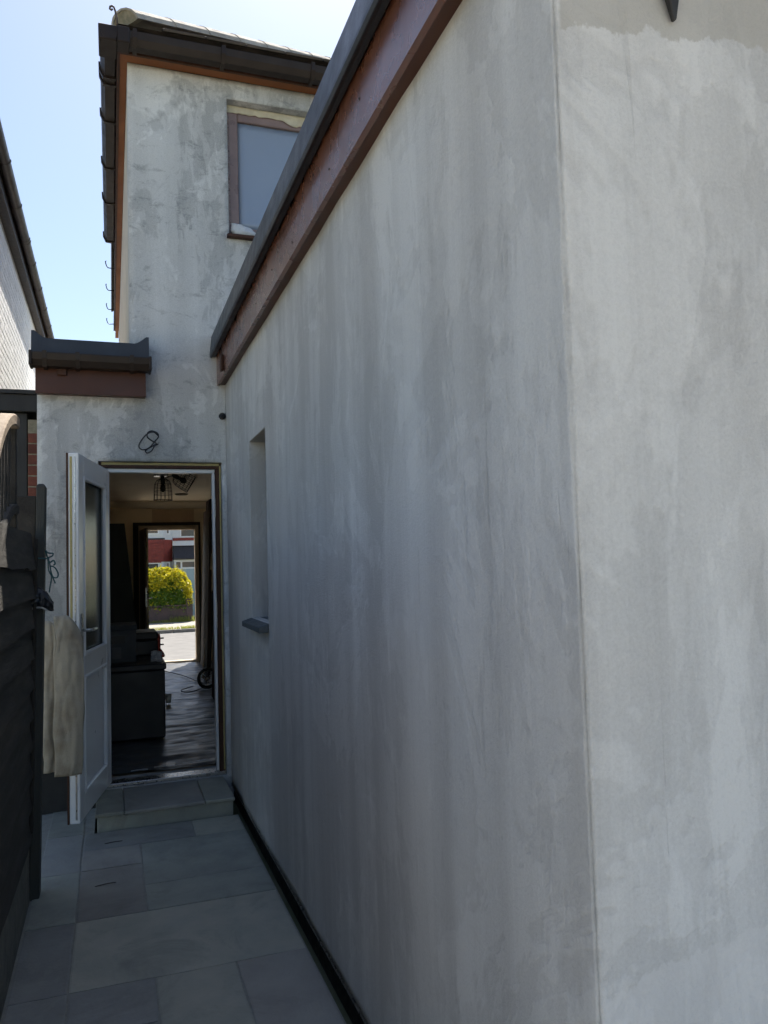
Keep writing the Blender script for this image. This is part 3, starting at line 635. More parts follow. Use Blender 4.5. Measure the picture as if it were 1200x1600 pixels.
# ================================================================== GARDEN FENCE (left)
fence=thing("garden_fence","dark stained timber fence with concrete base boards along the left edge","fence",(-.38,1.6,0))
rf=random.Random(5)
PANELS=((2.09,3.875),(1.15,2.01))  # second panel is unseen, added and cut short to shade the side wall
for y0,y1 in PANELS:
    b=MB(); b.grid(lambda u,v:(0,0,0),1,1); b=MB()
    b.box(-.395,-.352,y0,y1,-.065,.272); b.build("gravel_board",CONC,fence,.006)
    for i in range(10):
        z0=.276+i*.132; ph=rf.random()*20; n=26; vs=[]
        for k in range(n+1):
            y=y0+.004+(y1-y0-.008)*k/n
            w=.014*noise.noise(Vector((y*2.3,ph,0)))+.008*noise.noise(Vector((y*7,ph,0)))
            for x,z in ((-.350,z0+w),(-.368,z0+w),(-.386,z0+.160),(-.376,z0+.160)): vs.append((x+.017*z*(y-y0)/(y1-y0)+.006*(y-y0)/(y1-y0)+.003*noise.noise(Vector((y*1.7,ph,3))),y,z))
        fs=[(4*k+j,4*k+(j+1)%4,4*(k+1)+(j+1)%4,4*(k+1)+j) for k in range(n) for j in range(4)]+[(0,1,2,3),(4*n,4*n+1,4*n+2,4*n+3)]
        MB().add(vs,fs).build("board",DARKWOOD,fence)
    for y in (y0+.02,y1-.02):
        k_=(y-y0)/(y1-y0); f_=lambda z_: .017*z_*k_+.006*k_
        b=MB(); b.add([(-.362+f_(.3),y-.018,.3),(-.346+f_(.3),y-.018,.3),(-.346+f_(.3),y+.018,.3),(-.362+f_(.3),y+.018,.3),(-.362+f_(1.6),y-.018,1.6),(-.346+f_(1.6),y-.018,1.6),(-.346+f_(1.6),y+.018,1.6),(-.362+f_(1.6),y+.018,1.6)],[(3,2,1,0),(4,5,6,7),(0,1,5,4),(1,2,6,5),(2,3,7,6),(3,0,4,7)]); b.build("batten",DARKWOOD,fence,.003)
for y in (2.05,1.11): box("post",DARKWOOD,fence,-.40,-.325,y-.037,y+.037,-.066,1.86,.006)
b=MB(); b.add([(-.354,3.882,-.066),(-.315,3.882,-.066),(-.315,3.975,-.066),(-.354,3.975,-.066),(-.323,3.882,1.842),(-.284,3.882,1.842),(-.284,3.975,1.842),(-.323,3.975,1.842),(-.317,3.89,1.855),(-.291,3.89,1.855),(-.291,3.967,1.855),(-.317,3.967,1.855)],
  [(3,2,1,0)]+[(i,(i+1)%4,4+(i+1)%4,4+i) for i in range(4)]+[(4+i,4+(i+1)%4,8+(i+1)%4,8+i) for i in range(4)]+[(8,9,10,11)])
b.build("post",mat("grey_green_post",(.050,.052,.046),(.036,.038,.035),8,.8,.08,.5,60,stretch=(1,1,.15)),fence,.004)
b=MB(); b.add([(-.46,3.9,-.066),(-.3545,3.9,-.066),(-.3545,3.96,-.066),(-.46,3.96,-.066),(-.43,3.9,1.80),(-.3245,3.9,1.80),(-.3245,3.96,1.80),(-.43,3.96,1.80)],[(3,2,1,0),(4,5,6,7),(0,1,5,4),(1,2,6,5),(2,3,7,6),(3,0,4,7)]); b.build("post",DARKWOOD,fence,.004)  # added dark filler that closes the bright gap behind the real post
# arched trellis topping of the panel
def arc(ytop,ztop,R_,y): return ztop-(R_-math.sqrt(max(1e-4,R_*R_-(ytop-y)**2)))
def arch(ytop,ztop,R_,h,x0,x1,ylow):
    n=22; vs=[]
    for k in range(n+1):
        y=ytop-(ytop-ylow)*k/n; z=arc(ytop,ztop,R_,y)
        for x,zz in ((x0,z-h/2),(x1,z-h/2),(x1,z+h/2),(x0,z+h/2)): vs.append((x,y,zz))
    return MB().add(vs,[(4*k+j,4*k+(j+1)%4,4*(k+1)+(j+1)%4,4*(k+1)+j) for k in range(n) for j in range(4)]+[(0,1,2,3),(4*n,4*n+1,4*n+2,4*n+3)])
arch(3.39,2.045,.98,.045,-.392,-.340,2.55).build("arched_rail",WARMWOOD,fence,.006)
arch(3.40,1.700,.80,.040,-.390,-.345,2.62).build("arched_rail",DARKWOOD,fence,.006)
box("trellis_upright",DARKWOOD,fence,-.395,-.355,3.392,3.425,1.58,2.05,.004)
box("trellis_upright",DARKWOOD,fence,-.395,-.355,2.12,2.16,1.58,1.95,.004)
for i in range(8):
    y=3.27-i*.085; z1=arc(3.39,2.045,.98,y)-.02; z0=arc(3.40,1.70,.80,y-.05)+.015
    MB().obox((-.366,y-.025,(z0+z1)/2),(1,0,0),(0,1,.14),(0,.14,1),.005,.007,(z1-z0)/2).build("trellis_slat",DARKWOOD,fence,.002)
# cord tied round the post
cord=thing("knotted_cord","tangled blue green cord tied round the fence post","cord",(-.28,3.9,1.5))
P=[(-.345,3.876,1.520),(-.31,3.872,1.512),(-.278,3.872,1.510),(-.276,3.90,1.512),(-.284,3.872,1.545),(-.272,3.868,1.535),(-.252,3.868,1.532),(-.256,3.868,1.520),(-.272,3.866,1.512),(-.268,3.866,1.49),(-.250,3.866,1.50),(-.243,3.866,1.485),(-.250,3.866,1.478)]
MB().tube(smooth_path(P,6),.0035,6).build("cord",ROPE,cord)
P=[(-.270,3.866,1.512),(-.272,3.866,1.48),(-.268,3.866,1.45),(-.252,3.866,1.425),(-.235,3.866,1.422),(-.230,3.866,1.44),(-.245,3.866,1.468),(-.262,3.866,1.472),(-.258,3.866,1.44),(-.246,3.866,1.405),(-.242,3.866,1.395)]
MB().tube(smooth_path(P,6),.003,6).build("cord",ROPE,cord)
P=[(-.268,3.868,1.50),(-.262,3.868,1.46),(-.258,3.868,1.42),(-.264,3.868,1.385),(-.268,3.868,1.355)]
MB().tube(smooth_path(P,6),.003,6).build("cord",ROPE,cord)
# folded dark plastic and a pale tie caught on the post
def bagf(u,v):
    x=-.375+.125*u; z=1.285+.085*math.sin(math.pi*min(1,u*.85+.12))*v+.03*u*v
    y=3.868-.03*math.sin(v*math.pi)-.018*noise.noise(Vector((u*6,v*5,1)))-.012*noise.noise(Vector((u*14,v*9,4)))
    return (x,y,z+.012*noise.noise(Vector((u*7,v*3,8)))-.012*u)
bag=thing("plastic_bag","dark crumpled plastic bag wedged against the fence post","bag",(-.3,3.86,1.29))
MB().grid(bagf,22,12).build("sheet",mat("dark_plastic_film",(.018,.022,.028),(.03,.034,.042),12,.35,.1,.3,30),bag,solid=.004)
b=MB(); b.tube(smooth_path([(-.345,3.848,1.284),(-.32,3.842,1.290),(-.295,3.842,1.287),(-.275,3.85,1.274)],5),.0045,6); b.build("tie",mat("pale_tie",(.55,.55,.52),None,20,.7),bag)

# ================================================================== DUST SHEET on the outer door handle
ds=thing("dust_sheet","folded beige canvas dust sheet hanging over the handle of the open white door","dust sheet",(-.2,4.3,.44))
def drape(x0,x1,zb,y,bulge,seed,zt):
    def f(u,v):
        # v 0 bottom front -> .80 top -> 1 down the back
        x=x0+(x1-x0)*u
        sh=max(0,u-.35)/.65
        ztop=zt-.115*sh**2.2
        if v<.82:
            w=v/.82; z=zb+(ztop-zb)*w
            yy=y-bulge*(.35+.65*math.sin(w*math.pi*.9))*(.55+.45*math.sin(u*math.pi))
            yy+=(1-w*.75)*(.006*math.sin(u*6+seed)+.012*noise.noise(Vector((u*2.5+seed,w*1.6,0))))+.006*noise.noise(Vector((u*6,w*11,seed)))+.006*abs(math.sin(w*math.pi*4.5+.25*math.sin(u*5)))**.4+.010*abs(noise.noise(Vector((u*3.2-w*4,w*2.5,seed+4))))
            x+=.012*noise.noise(Vector((u*2+seed,w*5,2)))*(1-w)+.012*math.sin(w*2.6)*u
        else:
            w=(v-.82)/.18; z=ztop+.012*math.sin(w*math.pi)-.30*w*w; yy=y+.03*w+.01*math.sin(w*3)+.02*w
        return (x,yy,z)
    return f
MB().grid(drape(-.272,-.146,.440,4.235,.030,1.0,1.225),22,60).build("front_fold",CANVAS,ds,solid=.008)
MB().grid(drape(-.325,-.258,.455,4.270,.016,3.7,1.200),10,50).build("side_fold",CANVAS,ds,solid=.008)
MB().grid(drape(-.292,-.180,.470,4.300,.012,6.1,1.185),14,50).build("back_fold",CANVAS,ds,solid=.006)
MB().tube(smooth_path([(-.276,4.205,1.19),(-.268,4.200,1.15),(-.262,4.198,1.10),(-.266,4.200,1.06),(-.272,4.202,1.03)],5),.003,6).build("hem_cord",CANVAS,ds)

# ================================================================== BLACK LEAN-TO behind the fence
lean=thing("lean_to","black painted lean-to between the white brick house and the rendered wall","lean-to",(-.8,6.3,0))
b=MB(); b.box(-1.078,-.432,5.78,5.815,2.548,2.668); b.build("fascia_board",BLACKPAINT,lean,.004)
b=MB(); b.box(-1.078,-.432,5.76,7.2,2.669,2.695); b.build("roof_sheet",BLACKPAINT,lean)
for i in range(5): box("board",BLACKPAINT,lean,-1.078+i*.108,-1.078+i*.108+.105,5.83,5.852,-.06,2.546,.003)
for i in range(33):
    z=-.06+i*.075
    if z+.065>2.5: break
    box("brick",RED_BRICK,lean,-.535,-.4325,5.82,6.03,z,z+.065,.003)
box("back_board",BLACKPAINT,lean,-1.078,-.432,6.05,6.07,-.06,2.66)
b=MB(); b.box(-.536,-.4335,5.826,6.02,-.065,2.50); b.build("brick_joint",MORTAR,lean)

# ================================================================== NEIGHBOURING HOUSE (left)
NX=-1.08
nb=thing("neighbouring_house","white painted brick house side with brown gutter at far left","house",(-3,10,0))
b=MB(); b.box(-6.5,NX-.008,6.2,14.2,-.065,5.22); nbw=b.build("wall",BRICK_JOINT,nb)
bm_brick=None; stuff=MB(); allb=[]
row=0; z=-.02
while z<5.14:
    y=6.2+(0.1125 if row%2 else 0)
    while y+.215<14.2:
        allb.append((y,z)); y+=.225
    z+=.075; row+=1
vis=[(y,z) for y,z in allb if z>2.66 and y>8.4 and (z-1.45)/y>.21]
vis.sort(key=lambda q:q[0]); near=set(vis[:290])
proto=None
for (y,z) in allb:
    if (y,z) in near:
        if proto is None:
            proto=MB().box(NX-.03,NX,y,y+.215,z,z+.065).build("brick",WHITE_BRICK,nbw,.004); po=proto.location.copy(); y0_,z0_=y,z
        else:
            c=proto.copy(); COL.objects.link(c); c.parent=nbw; c.location=po+Vector((random.uniform(-.002,.001),y-y0_,z-z0_))
    elif z>1.0: stuff.box(NX-.03,NX+random.uniform(-.002,.001),y,y+.215,z,z+.065)
tag(stuff.build("brick_courses",WHITE_BRICK,nbw,weld=False),kind="stuff")
b=MB(); b.box(NX-.02,-1.005,6.15,14.2,5.2205,5.238); b.build("soffit",BROWN_GUT,nb)
box("fascia_board",BROWN_GUT,nb,-1.0045,-.985,6.15,14.2,5.20,5.36)
ng=MB(); n=10; r=.056; cz=5.345; cx=-.985+.0005+r
prof=[(cx+r*math.cos(math.pi+math.pi*k/n),cz+r*math.sin(math.pi+math.pi*k/n)) for k in range(n+1)]+[(cx+(r-.006)*math.cos(2*math.pi-math.pi*k/n),cz+(r-.006)*math.sin(2*math.pi-math.pi*k/n)) for k in range(n+1)]
ng.prism(prof,6.12,14.2,'y'); ngo=ng.build("gutter",BROWN_GUT,nb)
for y in (6.95,7.88,8.83,9.72,9.80,10.48,11.41,12.28,13.16):
    rr=r+.007; p=[(cx+rr*math.cos(math.pi+math.pi*k/n),cz+.004+rr*math.sin(math.pi+math.pi*k/n)) for k in range(n+1)]+[(cx+(r+.0005)*math.cos(2*math.pi-math.pi*k/n),cz+.004+(r+.0005)*math.sin(2*math.pi-math.pi*k/n)) for k in range(n+1)]
    MB().prism(p,y-.017,y+.017,'y').build("gutter_bracket",BROWN_GUT,ngo)
b=MB(); b.add([(-.955,6.1,5.385),(-.955,14.2,5.385),(-6.6,14.2,5.385),(-6.6,6.1,5.385),(-3.7,8.8,7.1),(-3.7,11.5,7.1)],[(0,1,5,4),(1,2,5),(2,3,4,5),(3,0,4),(0,3,2,1)]); b.build("roof",TILE,nb)

# ================================================================== THINGS IN THE ROOM
# wrinkled dark protective sheet over the floor
def sheet(u,v):
    x=-.25+u*1.9; y=YB+.29+v*(FY-.03-YB-.29)
    q=Vector((x*1.3,y*4.2,0)); z=.104+.018*abs(noise.noise(q+Vector((noise.noise(q*.7)*1.2,0,0))))+.013*abs(noise.noise(Vector((x*3,y*8,5))))+.003*noise.noise(Vector((x*12,y*26,1)))
    return (x,y,z)
DSHEET=mat("dark_floor_film",(.11,.112,.115),(.065,.068,.072),3,.36,.08,.15,22)
tag(MB().grid(sheet,70,330).build("floor_sheet",DSHEET,None),"dark wrinkled protective film spread over the floor inside","floor sheet")
for i,(x,y,w) in enumerate(((.165,5.50,.055),(.30,5.53,.04),(.455,5.55,.06),(.585,5.57,.045))):
    t_=MB(); t_.grid(lambda u,v,x=x,y=y,w=w:(x-w+2*w*u,y-.012+.024*v+.006*math.sin(u*3),.124+.004*noise.noise(Vector((u*4+x*9,v*2,0)))),8,2)
    tag(t_.build("tape_strip",mat("white_tape",(.6,.62,.64),None,20,.6) if i==0 else bpy.data.materials["white_tape"],None,solid=.002),
        ("leftmost strip of white tape on the dark film behind the threshold","second strip of white tape from the left behind the threshold","third strip of white tape from the left behind the threshold","rightmost strip of white tape on the dark film behind the threshold")[i],"tape","tape strips along the threshold")
# big dark chest with case, box and papers on top
CH=mat("dark_chest_paint",(.016,.017,.019),(.024,.025,.027),4,.5,.1,.1,40)
chest=thing("storage_chest","large dark storage chest just inside the back door on the left","chest",(.1,6.9,.13))
box("body",CH,chest,-.235,.392,6.42,7.5,.130,.655,.01); box("lid",CH,chest,-.245,.402,6.41,7.51,.657,.705,.008)
case=thing("tool_case","dark tool case with a bright red side on top of the chest","tool case",(.13,7.2,.707))
box("body",CH,case,-.05,.372,7.02,7.44,.708,.835,.01); box("lid",CH,case,-.05,.372,7.02,7.44,.838,.905,.012)
RED=mat("red_plastic",(.55,.045,.018),(.42,.03,.015),9,.4)
b=MB(); b.prism([(7.03,.712),(7.03,.86),(7.10,.88),(7.36,.88),(7.43,.86),(7.43,.712)],.3725,.395,'x'); b.build("red_side",RED,case,.004)
for z in (.79,.845): MB().tube([(.394,7.07,z),(.425,7.07,z)],.006,8).build("clip",BLACK,case)
MB().tube(smooth_path([(.39,7.02,.75),(.41,6.98,.72),(.412,6.93,.708),(.40,6.88,.712)],5),.012,8).build("strap",RED,case)
bx_=thing("carton","grey printed carton standing on the dark chest beside the tool case","carton",(.05,6.75,.707))
CART=mat("grey_carton",(.075,.080,.088),(.06,.064,.07),5,.7)
box("body",CART,bx_,-.235,.185,6.62,6.98,.7075,.965,.004); box("lid",CART,bx_,-.240,.190,6.615,6.985,.967,1.005,.004)
box("label",BLACK,bx_,-.02,.10,6.6175,6.6196,.86,.92); box("label",mat("carton_print",(.14,.14,.15),None,8,.7),bx_,.0,.07,6.6175,6.6196,.74,.83)
pap=MB(); pap.grid(lambda u,v:(.285+.085*u+.01*v,6.50+.10*v-.02*u,.7085+.075*v*v+.008*math.sin(u*4)),8,8)
tag(pap.build("paper_sheet",mat("crumpled_paper",(.66,.66,.66),(.3,.3,.32),40,.8),None,solid=.001),"crumpled white paper lying on the corner of the dark chest","paper")
# tall dark board leaning by the left wall
b=MB(); b.add([(-.25,9.3,.13),(.33,9.3,.13),(.33,9.34,.13),(-.25,9.34,.13),(-.25,9.3,1.97),(.145,9.3,1.97),(.145,9.34,1.97),(-.25,9.34,1.97)],[(3,2,1,0),(4,5,6,7),(0,1,5,4),(1,2,6,5),(2,3,7,6),(3,0,4,7)])
tag(b.build("leaning_board",mat("dark_green_board",(.022,.028,.028),(.03,.036,.036),3,.7),None,.004),"tall dark board with slanted edge standing in the room left of the far door","board")
# boards leaning on the right
bd=mat("brown_timber_board",(.060,.030,.020),(.04,.020,.014),10,.75,stretch=(1,1,.1))
for i,(x0,x1,y0,y1,z1,mm,lb) in enumerate(((1.13,1.30,10.55,10.90,2.20,bd,"farthest brown timber board leaning right of the far doorway"),(1.02,1.24,9.2,9.6,2.24,bd,"middle dark timber board leaning against the wall right of the far doorway"),(.955,1.2,7.75,8.2,2.30,bd,"tall dark timber board nearest the back door, leaning on the right"))):
    dx=.07
    b=MB(); b.add([(x0,y0,.125),(x0+.035,y0,.125),(x0+.035,y1,.125),(x0,y1,.125),(x0+dx,y0,z1),(x0+dx+.035,y0,z1),(x0+dx+.035,y1,z1),(x0+dx,y1,z1)],[(3,2,1,0),(4,5,6,7),(0,1,5,4),(1,2,6,5),(2,3,7,6),(3,0,4,7)])
    tag(b.build("timber_board",mm,None,.003),lb,"board","timber boards leaning in the room")
b=MB(); b.add([(1.010,9.55,.13),(1.028,9.55,.13),(1.028,9.60,.13),(1.010,9.60,.13),(1.09,9.15,1.60),(1.108,9.15,1.60),(1.108,9.20,1.60),(1.09,9.20,1.60)],[(3,2,1,0),(4,5,6,7),(0,1,5,4),(1,2,6,5),(2,3,7,6),(3,0,4,7)])
tag(b.build("pale_batten",mat("pale_pine",(.50,.40,.26),(.42,.32,.2),12,.7),None,.002),"long pale batten leaning against the dark boards on the right","batten")
# small trolley wheel
tr=thing("hand_trolley","small trolley with spoked wheel parked by the boards inside the room","trolley",(.98,8.95,.115))
wc=Vector((.985,8.80,.232))
def ring(c,R_,r_,axis,n=28):
    return [c+(Vector((R_*math.cos(2*math.pi*k/n),.35*R_*math.cos(2*math.pi*k/n),R_*math.sin(2*math.pi*k/n)))) for k in range(n)]
b=MB(); b.tube(ring(wc,.100,.0,'y'),.017,8,closed=True); tyre=b.build("wheel",BLACK,tr)
b=MB(); b.tube(ring(wc,.080,.0,'y'),.006,6,closed=True)
for k in range(8):
    a=2*math.pi*k/8; b.tube([wc,wc+Vector((.08*math.cos(a),.028*math.cos(a),.08*math.sin(a)))],.003,5)
b.build("rim",METAL,tyre,weld=False)
MB().tube([wc+Vector((.02,.03,0)),wc+Vector((.06,.06,.5)),wc+Vector((.08,.08,.95))],.012,8).build("frame_tube",BLACK,tr)
MB().tube([wc+Vector((.0,.03,-.04)),wc+Vector((.12,.05,-.05))],.010,8).build("foot_bar",METAL,tr)
# paper cup and loose cable on the floor
cp=MB(); cp.lathe([(.0001,0),(.024,0),(.034,.085),(.031,.085),(.022,.004),(.0001,.004)],(.520,8.05,.125),16)
tag(cp.build("paper_cup",mat("white_paper_cup",(.8,.78,.72),None,10,.6),None),"white paper cup on the dark floor film beside the chest","cup")
P=[(.62,10.55,.128),(.80,10.0,.130),(.92,9.4,.132),(.98,9.1,.130),(.9,8.75,.130),(.75,8.6,.130),(.70,8.75,.132),(.85,9.0,.130)]
tag(MB().tube(smooth_path(P,8),.006,6).build("floor_cable",CABLE,None),"thin black cable trailing over the floor film towards the far door","cable")
# ceiling light with two wire cages
lamp=thing("ceiling_light","ceiling light with two dark wire cage shades","ceiling light",(.52,8.1,2.399))
box("base",METAL,lamp,.405,.545,8.04,8.16,2.372,2.399,.004)
def cage(c,tilt,r,h):
    cg=MB(); M_=Matrix.Translation(c)@Matrix.Rotation(tilt[0],4,'X')@Matrix.Rotation(tilt[1],4,'Y')
    pr=[(.02,0),(.062,-.02),(.082,-.06),(.088,-.12),(.090,-h)]
    for k in range(14):
        a=2*math.pi*k/14; cg.tube([M_@Vector((q*math.cos(a)*r,q*math.sin(a)*r,zz)) for q,zz in pr],.0022,4)
    for q,zz,w in ((.062,-.02,.002),(.082,-.06,.002),(.086,-.095,.0016),(.088,-.13,.0016),(.089,-.165,.0016),(.090,-h,.004)):
        cg.tube([M_@Vector((q*r*math.cos(2*math.pi*k/20),q*r*math.sin(2*math.pi*k/20),zz)) for k in range(20)],w,5,closed=True)
    s_=cg.build("cage_shade",BLACK,lamp,weld=False)
    q=MB(); q.tube([M_@Vector((0,0,z_)) for z_ in (.02,0,-.05,-.06)],[.016,.022,.022,.016],10); q.build("bulb_holder",BLACK,s_)
    q=MB(); q.tube([M_@Vector((0,0,z_)) for z_ in (-.058,-.075,-.10,-.125,-.14)],[.012,.022,.030,.024,.004],12); q.build("bulb",mat("smoked_bulb",(.05,.045,.04),None,9,.15),s_)
cage(Vector((.495,8.1,2.352)),(0,0),1.0,.22)
cage(Vector((.60,8.02,2.375)),(0,-1.05),1.0,.19)
MB().tube([(.47,8.1,2.373),(.495,8.1,2.352),(.55,8.06,2.365),(.60,8.02,2.375)],.009,8).build("arm",METAL,lamp)
b=MB(); b.lathe([(.0001,-.018),(.07,-.016),(.085,-.004),(.085,0)],(.86,10.3,2.399),20); tag(b.build("ceiling_rose",mat("dark_rose",(.12,.09,.06),None,20,.8),None),"small brown patch of old rose on the far ceiling","ceiling rose")

# ================================================================== ACROSS THE STREET
OY=36.0
WHITEW=mat("white_painted_wall",(.72,.73,.74),(.62,.63,.64),2,.8)
REDTILE=mat("red_hung_tile",(.28,.045,.030),(.20,.035,.025),6,.7,objrand=.12)
DKROOF=mat("dark_porch_roof",(.030,.026,.028),(.045,.04,.04),6,.7)
DGLASS,t,p=nt("dark_window"); p.inputs["Base Color"].default_value=(.05,.055,.06,1); p.inputs["Roughness"].default_value=.08
op=thing("terrace_house","white terraced house across the street with red hung tiles and dark porch roof","house",(2.5,OY+3,-.7))
b=MB(); b.box(-5,10,OY,OY+7,-.72,5.2); b.build("wall",WHITEW,op)
b=MB(); b.prism([(OY-.3,5.2),(OY+3.5,8.0),(OY+7.3,5.2)],-5.2,10.2,'x'); b.build("roof",TILE,op)
b=MB(); b.prism([(-.4,OY-.0005),(.1,OY-.55),(2.15,OY-.55),(2.58,OY-.0005)],-.72,1.735,'z'); b.prism([(-.4,OY-.0005),(.1,OY-.55),(2.15,OY-.55),(2.58,OY-.0005)],2.70,3.9,'z'); bay=b.build("bay",WHITEW,op,weld=False)
tb=MB(); tb.prism([(-.4,OY-.0004),(.1,OY-.58),(2.16,OY-.58),(2.58,OY-.0004)],1.736,2.699,'z'); tb.build("bay_apron",REDTILE,op)
for r in range(8):
    z0=1.70+r*.122
    for c in range(13):
        x=.08+c*.165+(.08 if r%2 else 0)
        if x+.16>2.20: continue
        MB().obox((x+.08,OY-.595-.004,z0+.07),(1,0,0),(0,1,-.12),(0,.12,1),.080,.006,.075).build("hung_tile",REDTILE,bay)
def owin(x0,x1,z0,z1,y,split=0):
    b=MB(); w=.055
    b.box(x0,x0+w,y-.04,y-.0005,z0,z1); b.box(x1-w,x1,y-.04,y-.0005,z0,z1); b.box(x0+w,x1-w,y-.038,y-.0005,z0,z0+w); b.box(x0+w,x1-w,y-.038,y-.0005,z1-w,z1)
    if split: b.box(x0+w,x1-w,y-.036,y-.0005,split-.03,split+.03)
    f=b.build("window",UPVC,op,weld=False); box("pane",DGLASS,f,x0+w+.001,x1-w-.001,y-.012,y-.002,z0+w+.001,z1-w-.001)
for x0,x1 in ((.15,.80),(.85,1.36),(1.40,1.98)): 
    owin(x0,x1,2.93,3.75,OY-.551); owin(x0,x1,.55,1.70,OY-.551,1.30)
owin(2.09,2.46,2.93,3.75,OY-.30); owin(2.08,2.44,1.26,1.71,OY-.30)
owin(2.91,4.3,2.80,3.85,OY); 
box("sill_band",REDTILE,op,2.60,4.6,OY-.05,OY-.0006,2.66,2.78)
box("sill_band",DKROOF,op,.05,2.22,OY-.60,OY-.552,2.702,2.77)
b=MB(); b.prism([(OY-.0005,2.43),(OY-.95,1.86),(OY-.95,1.80),(OY-.0005,1.80)],2.585,4.9,'x'); b.build("porch_roof",DKROOF,op)
box("porch_fascia",WHITEW,op,2.585,4.9,OY-.09,OY-.001,2.435,2.64)
box("porch_frame",UPVC,op,2.59,4.9,OY-.80,OY-.74,1.70,1.799); 
for x in (2.60,2.86,3.62,4.4): box("porch_post",UPVC,op,x,x+.07,OY-.80,OY-.74,-.72,1.6995)
for x0,x1,z0,z1 in ((2.671,2.859,1.44,1.69),(2.671,2.859,1.05,1.38),(2.931,3.619,1.46,1.69)): box("pane",DGLASS,op,x0,x1,OY-.775,OY-.765,z0,z1)
b=MB(); b.box(2.671,2.859,OY-.785,OY-.755,1.3805,1.4395); b.box(2.931,3.619,OY-.785,OY-.755,1.39,1.4595); b.box(2.671,2.859,OY-.785,OY-.755,-.7,1.0495); b.build("porch_rail",UPVC,op,weld=False)
box("front_door",mat("pale_teal_door",(.28,.40,.44),(.36,.46,.49),2,.5),op,2.94,3.61,OY-.775,OY-.745,-.71,1.389)
# garden wall, hedge, weeds
gw=thing("garden_wall","low dark brick garden wall under the yellow green hedge across the street","wall",(1.2,31,-.65))
GWM=mat("dark_weathered_brick",(.095,.065,.06),(.06,.045,.045),5,.9,.05,.5,30)
box("wall",GWM,gw,-4,2.84,31.0,31.22,-.66,-.02,.01)
b=MB(); b.box(2.70,2.95,30.97,31.25,-.66,.25); b.build("pier",GWM,gw,.01)
for i in range(9): box("coping_stone",GWM,gw,-4+i*.745,-4+i*.745+.735,30.96,31.26,-.0195,.03,.01)
hedge=thing("hedge","bushy hedge with sunlit yellow top growing over the garden wall across the street","hedge",(1.3,31.6,-.5))
rh=random.Random(11)
def leafmat(n,c1,c2):
    m,t,p=nt(n); 
    c=mixc(t,mr(t,nz(t,pos_map(t),9,3),.35,.65),c1,c2); t.links.new(c,p.inputs["Base Color"]); p.inputs["Roughness"].default_value=.5
    tr_=nd(t,"ShaderNodeBsdfTranslucent"); t.links.new(c,tr_.inputs[0]); mx=nd(t,"ShaderNodeMixShader"); mx.inputs[0].default_value=.5
    t.links.new(p.outputs[0],mx.inputs[1]); t.links.new(tr_.outputs[0],mx.inputs[2]); t.links.new(mx.outputs[0],t.nodes["Material Output"].inputs[0]); return m
YEL=leafmat("sunlit_privet_leaf",(.62,.52,.025),(.46,.44,.025)); GRN=leafmat("green_privet_leaf",(.16,.27,.028),(.10,.19,.022))
def hedge_r(x,z):  # inside test with bumpy outline
    if x>2.95: return 0
    top=1.40+.10*noise.noise(Vector((x*1.9,0,0)))+.06*noise.noise(Vector((x*6,2,0)))
    if x>2.35: top-=((x-2.35)/.62)**2*.75
    return top
fl=[MB(),MB()]
for i in range(30000):
    x=rh.uniform(-1.0,2.95); y=31.55+rh.uniform(-.62,.62); top=hedge_r(x,0)
    prof=1-((y-31.55)/.70)**2
    z=rh.uniform(-.25 if y<31.0 else -.4, top*.45+top*.55*prof)
    if rh.random()<.35: z=(top*.45+top*.55*prof)+rh.uniform(-.12,.06)
    if y<31.0 and z<-.12+.12*noise.noise(Vector((x*3,1,1))): continue
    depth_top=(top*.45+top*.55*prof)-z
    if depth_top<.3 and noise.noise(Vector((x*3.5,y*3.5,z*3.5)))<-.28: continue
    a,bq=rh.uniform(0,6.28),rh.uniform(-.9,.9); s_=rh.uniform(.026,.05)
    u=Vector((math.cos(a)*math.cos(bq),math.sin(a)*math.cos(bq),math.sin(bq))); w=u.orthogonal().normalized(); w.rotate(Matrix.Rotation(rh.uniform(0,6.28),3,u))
    c=Vector((x,y,z)); k=0 if depth_top<.28+.22*noise.noise(Vector((x*2.2,y*2,z*2)))+(.25 if x>2.6 else 0) else 1  # yellow leaves near the top carry the sunlight in their colour
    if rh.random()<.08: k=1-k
    fl[k].add([c-u*s_*1.5,c+w*s_*.7,c+u*s_*1.5,c-w*s_*.7],[(0,1,2,3)])
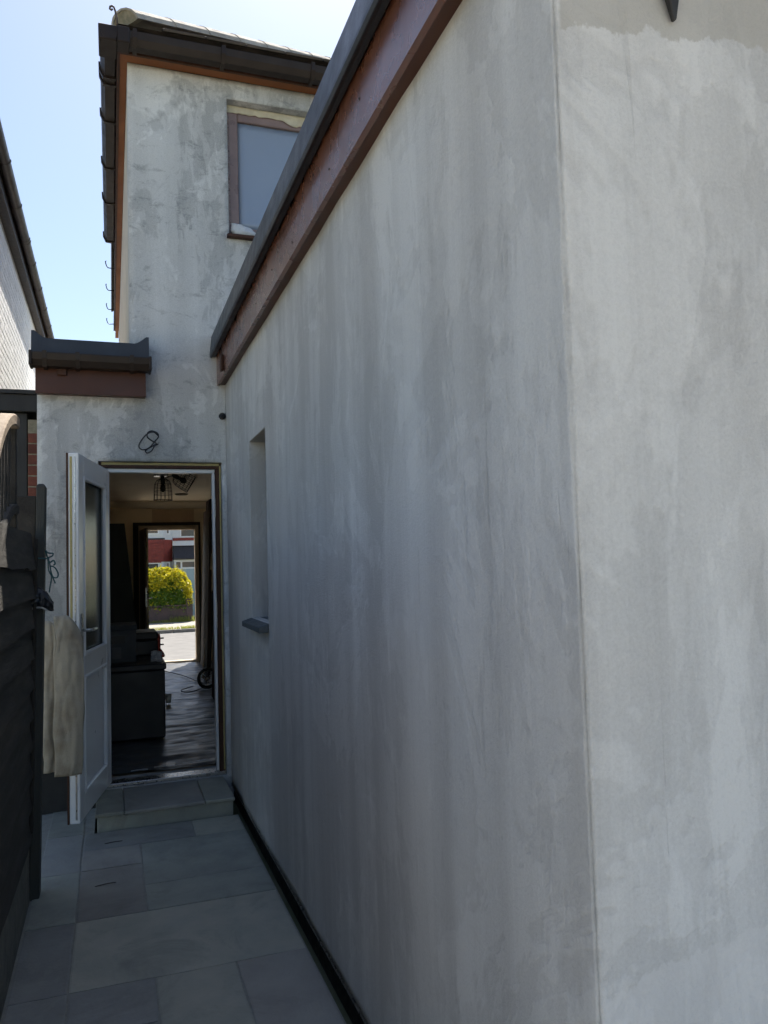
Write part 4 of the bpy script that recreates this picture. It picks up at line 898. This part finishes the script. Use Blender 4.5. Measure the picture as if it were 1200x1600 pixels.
for i in range(120):
    x=rh.uniform(-.9,2.75); y=31.55+rh.uniform(-.45,.45); top=hedge_r(x,0); z=top*.45+top*.55*(1-((y-31.55)/.70)**2)
    hh=rh.uniform(.08,.26)*(1.4 if rh.random()<.15 else 1); lx,ly=rh.uniform(-.07,.07),rh.uniform(-.07,.07)
    for q in range(9):
        tq=q/8; a=rh.uniform(0,6.28); c=Vector((x+lx*tq,y+ly*tq,z-.05+hh*tq)); u=Vector((math.cos(a),math.sin(a),rh.uniform(.3,1.2))).normalized(); w=u.orthogonal().normalized(); s_=.045*(1-.5*tq)
        c=c+u*s_; fl[0].add([c-u*s_*1.2,c+w*s_*.5,c+u*s_*1.2,c-w*s_*.5],[(0,1,2,3)])
fl[0].build("sunlit_leaves",YEL,hedge,weld=False); fl[1].build("green_leaves",GRN,hedge,weld=False)
tk=MB()
for i in range(14):
    x=-.8+i*.26; tk.tube([(x,31.55,-.68),(x+rh.uniform(-.1,.1),31.5,.1),(x+rh.uniform(-.2,.2),31.55,.75)],[.03,.022,.01],6)
tk.build("stems",mat("hedge_stem",(.06,.045,.03),None,9,.9),hedge,weld=False)
wd=MB(); 
for i in range(700):
    x=rh.choice((rh.gauss(2.55,.30),rh.gauss(1.6,.6))); y=rh.choice((30.9,27.25))+rh.uniform(-.08,.08); hgt=rh.uniform(.06,.28 if (2.1<x<3 and y>30) else .14); zb=-.62
    dx,dy=rh.uniform(-.09,.09),rh.uniform(-.09,.05)
    wd.add([(x-.008,y,zb),(x+.008,y,zb),(x+dx*.6+.01,y+dy*.6,zb+hgt*.6),(x+dx,y+dy,zb+hgt)],[(0,1,2,3)])
tag(wd.build("weeds",leafmat("dry_weed",(.33,.33,.07),(.24,.28,.05)),None,weld=False),"dry yellow green weeds along the kerb and garden wall","weeds",kind="stuff")

# two dark twigs lying on the paving
TW=mat("dark_twig",(.075,.055,.05),None,20,.85)
for (x0,y0,x1,y1),lb in (((-.046,4.49,.045,4.50),"thin dark twig on the paving close to the doorstep"),((-.083,3.915,.010,3.93),"thin dark twig on the paving in the middle of the passage")):
    tag(MB().tube(smooth_path([(x0,y0,.004),((x0+x1)/2,(y0+y1)/2+.003,.005),(x1,y1,.004)],5),[.001]+[.0022]*9+[.001],6).build("twig",TW,None),lb,"twig","twigs on the paving")
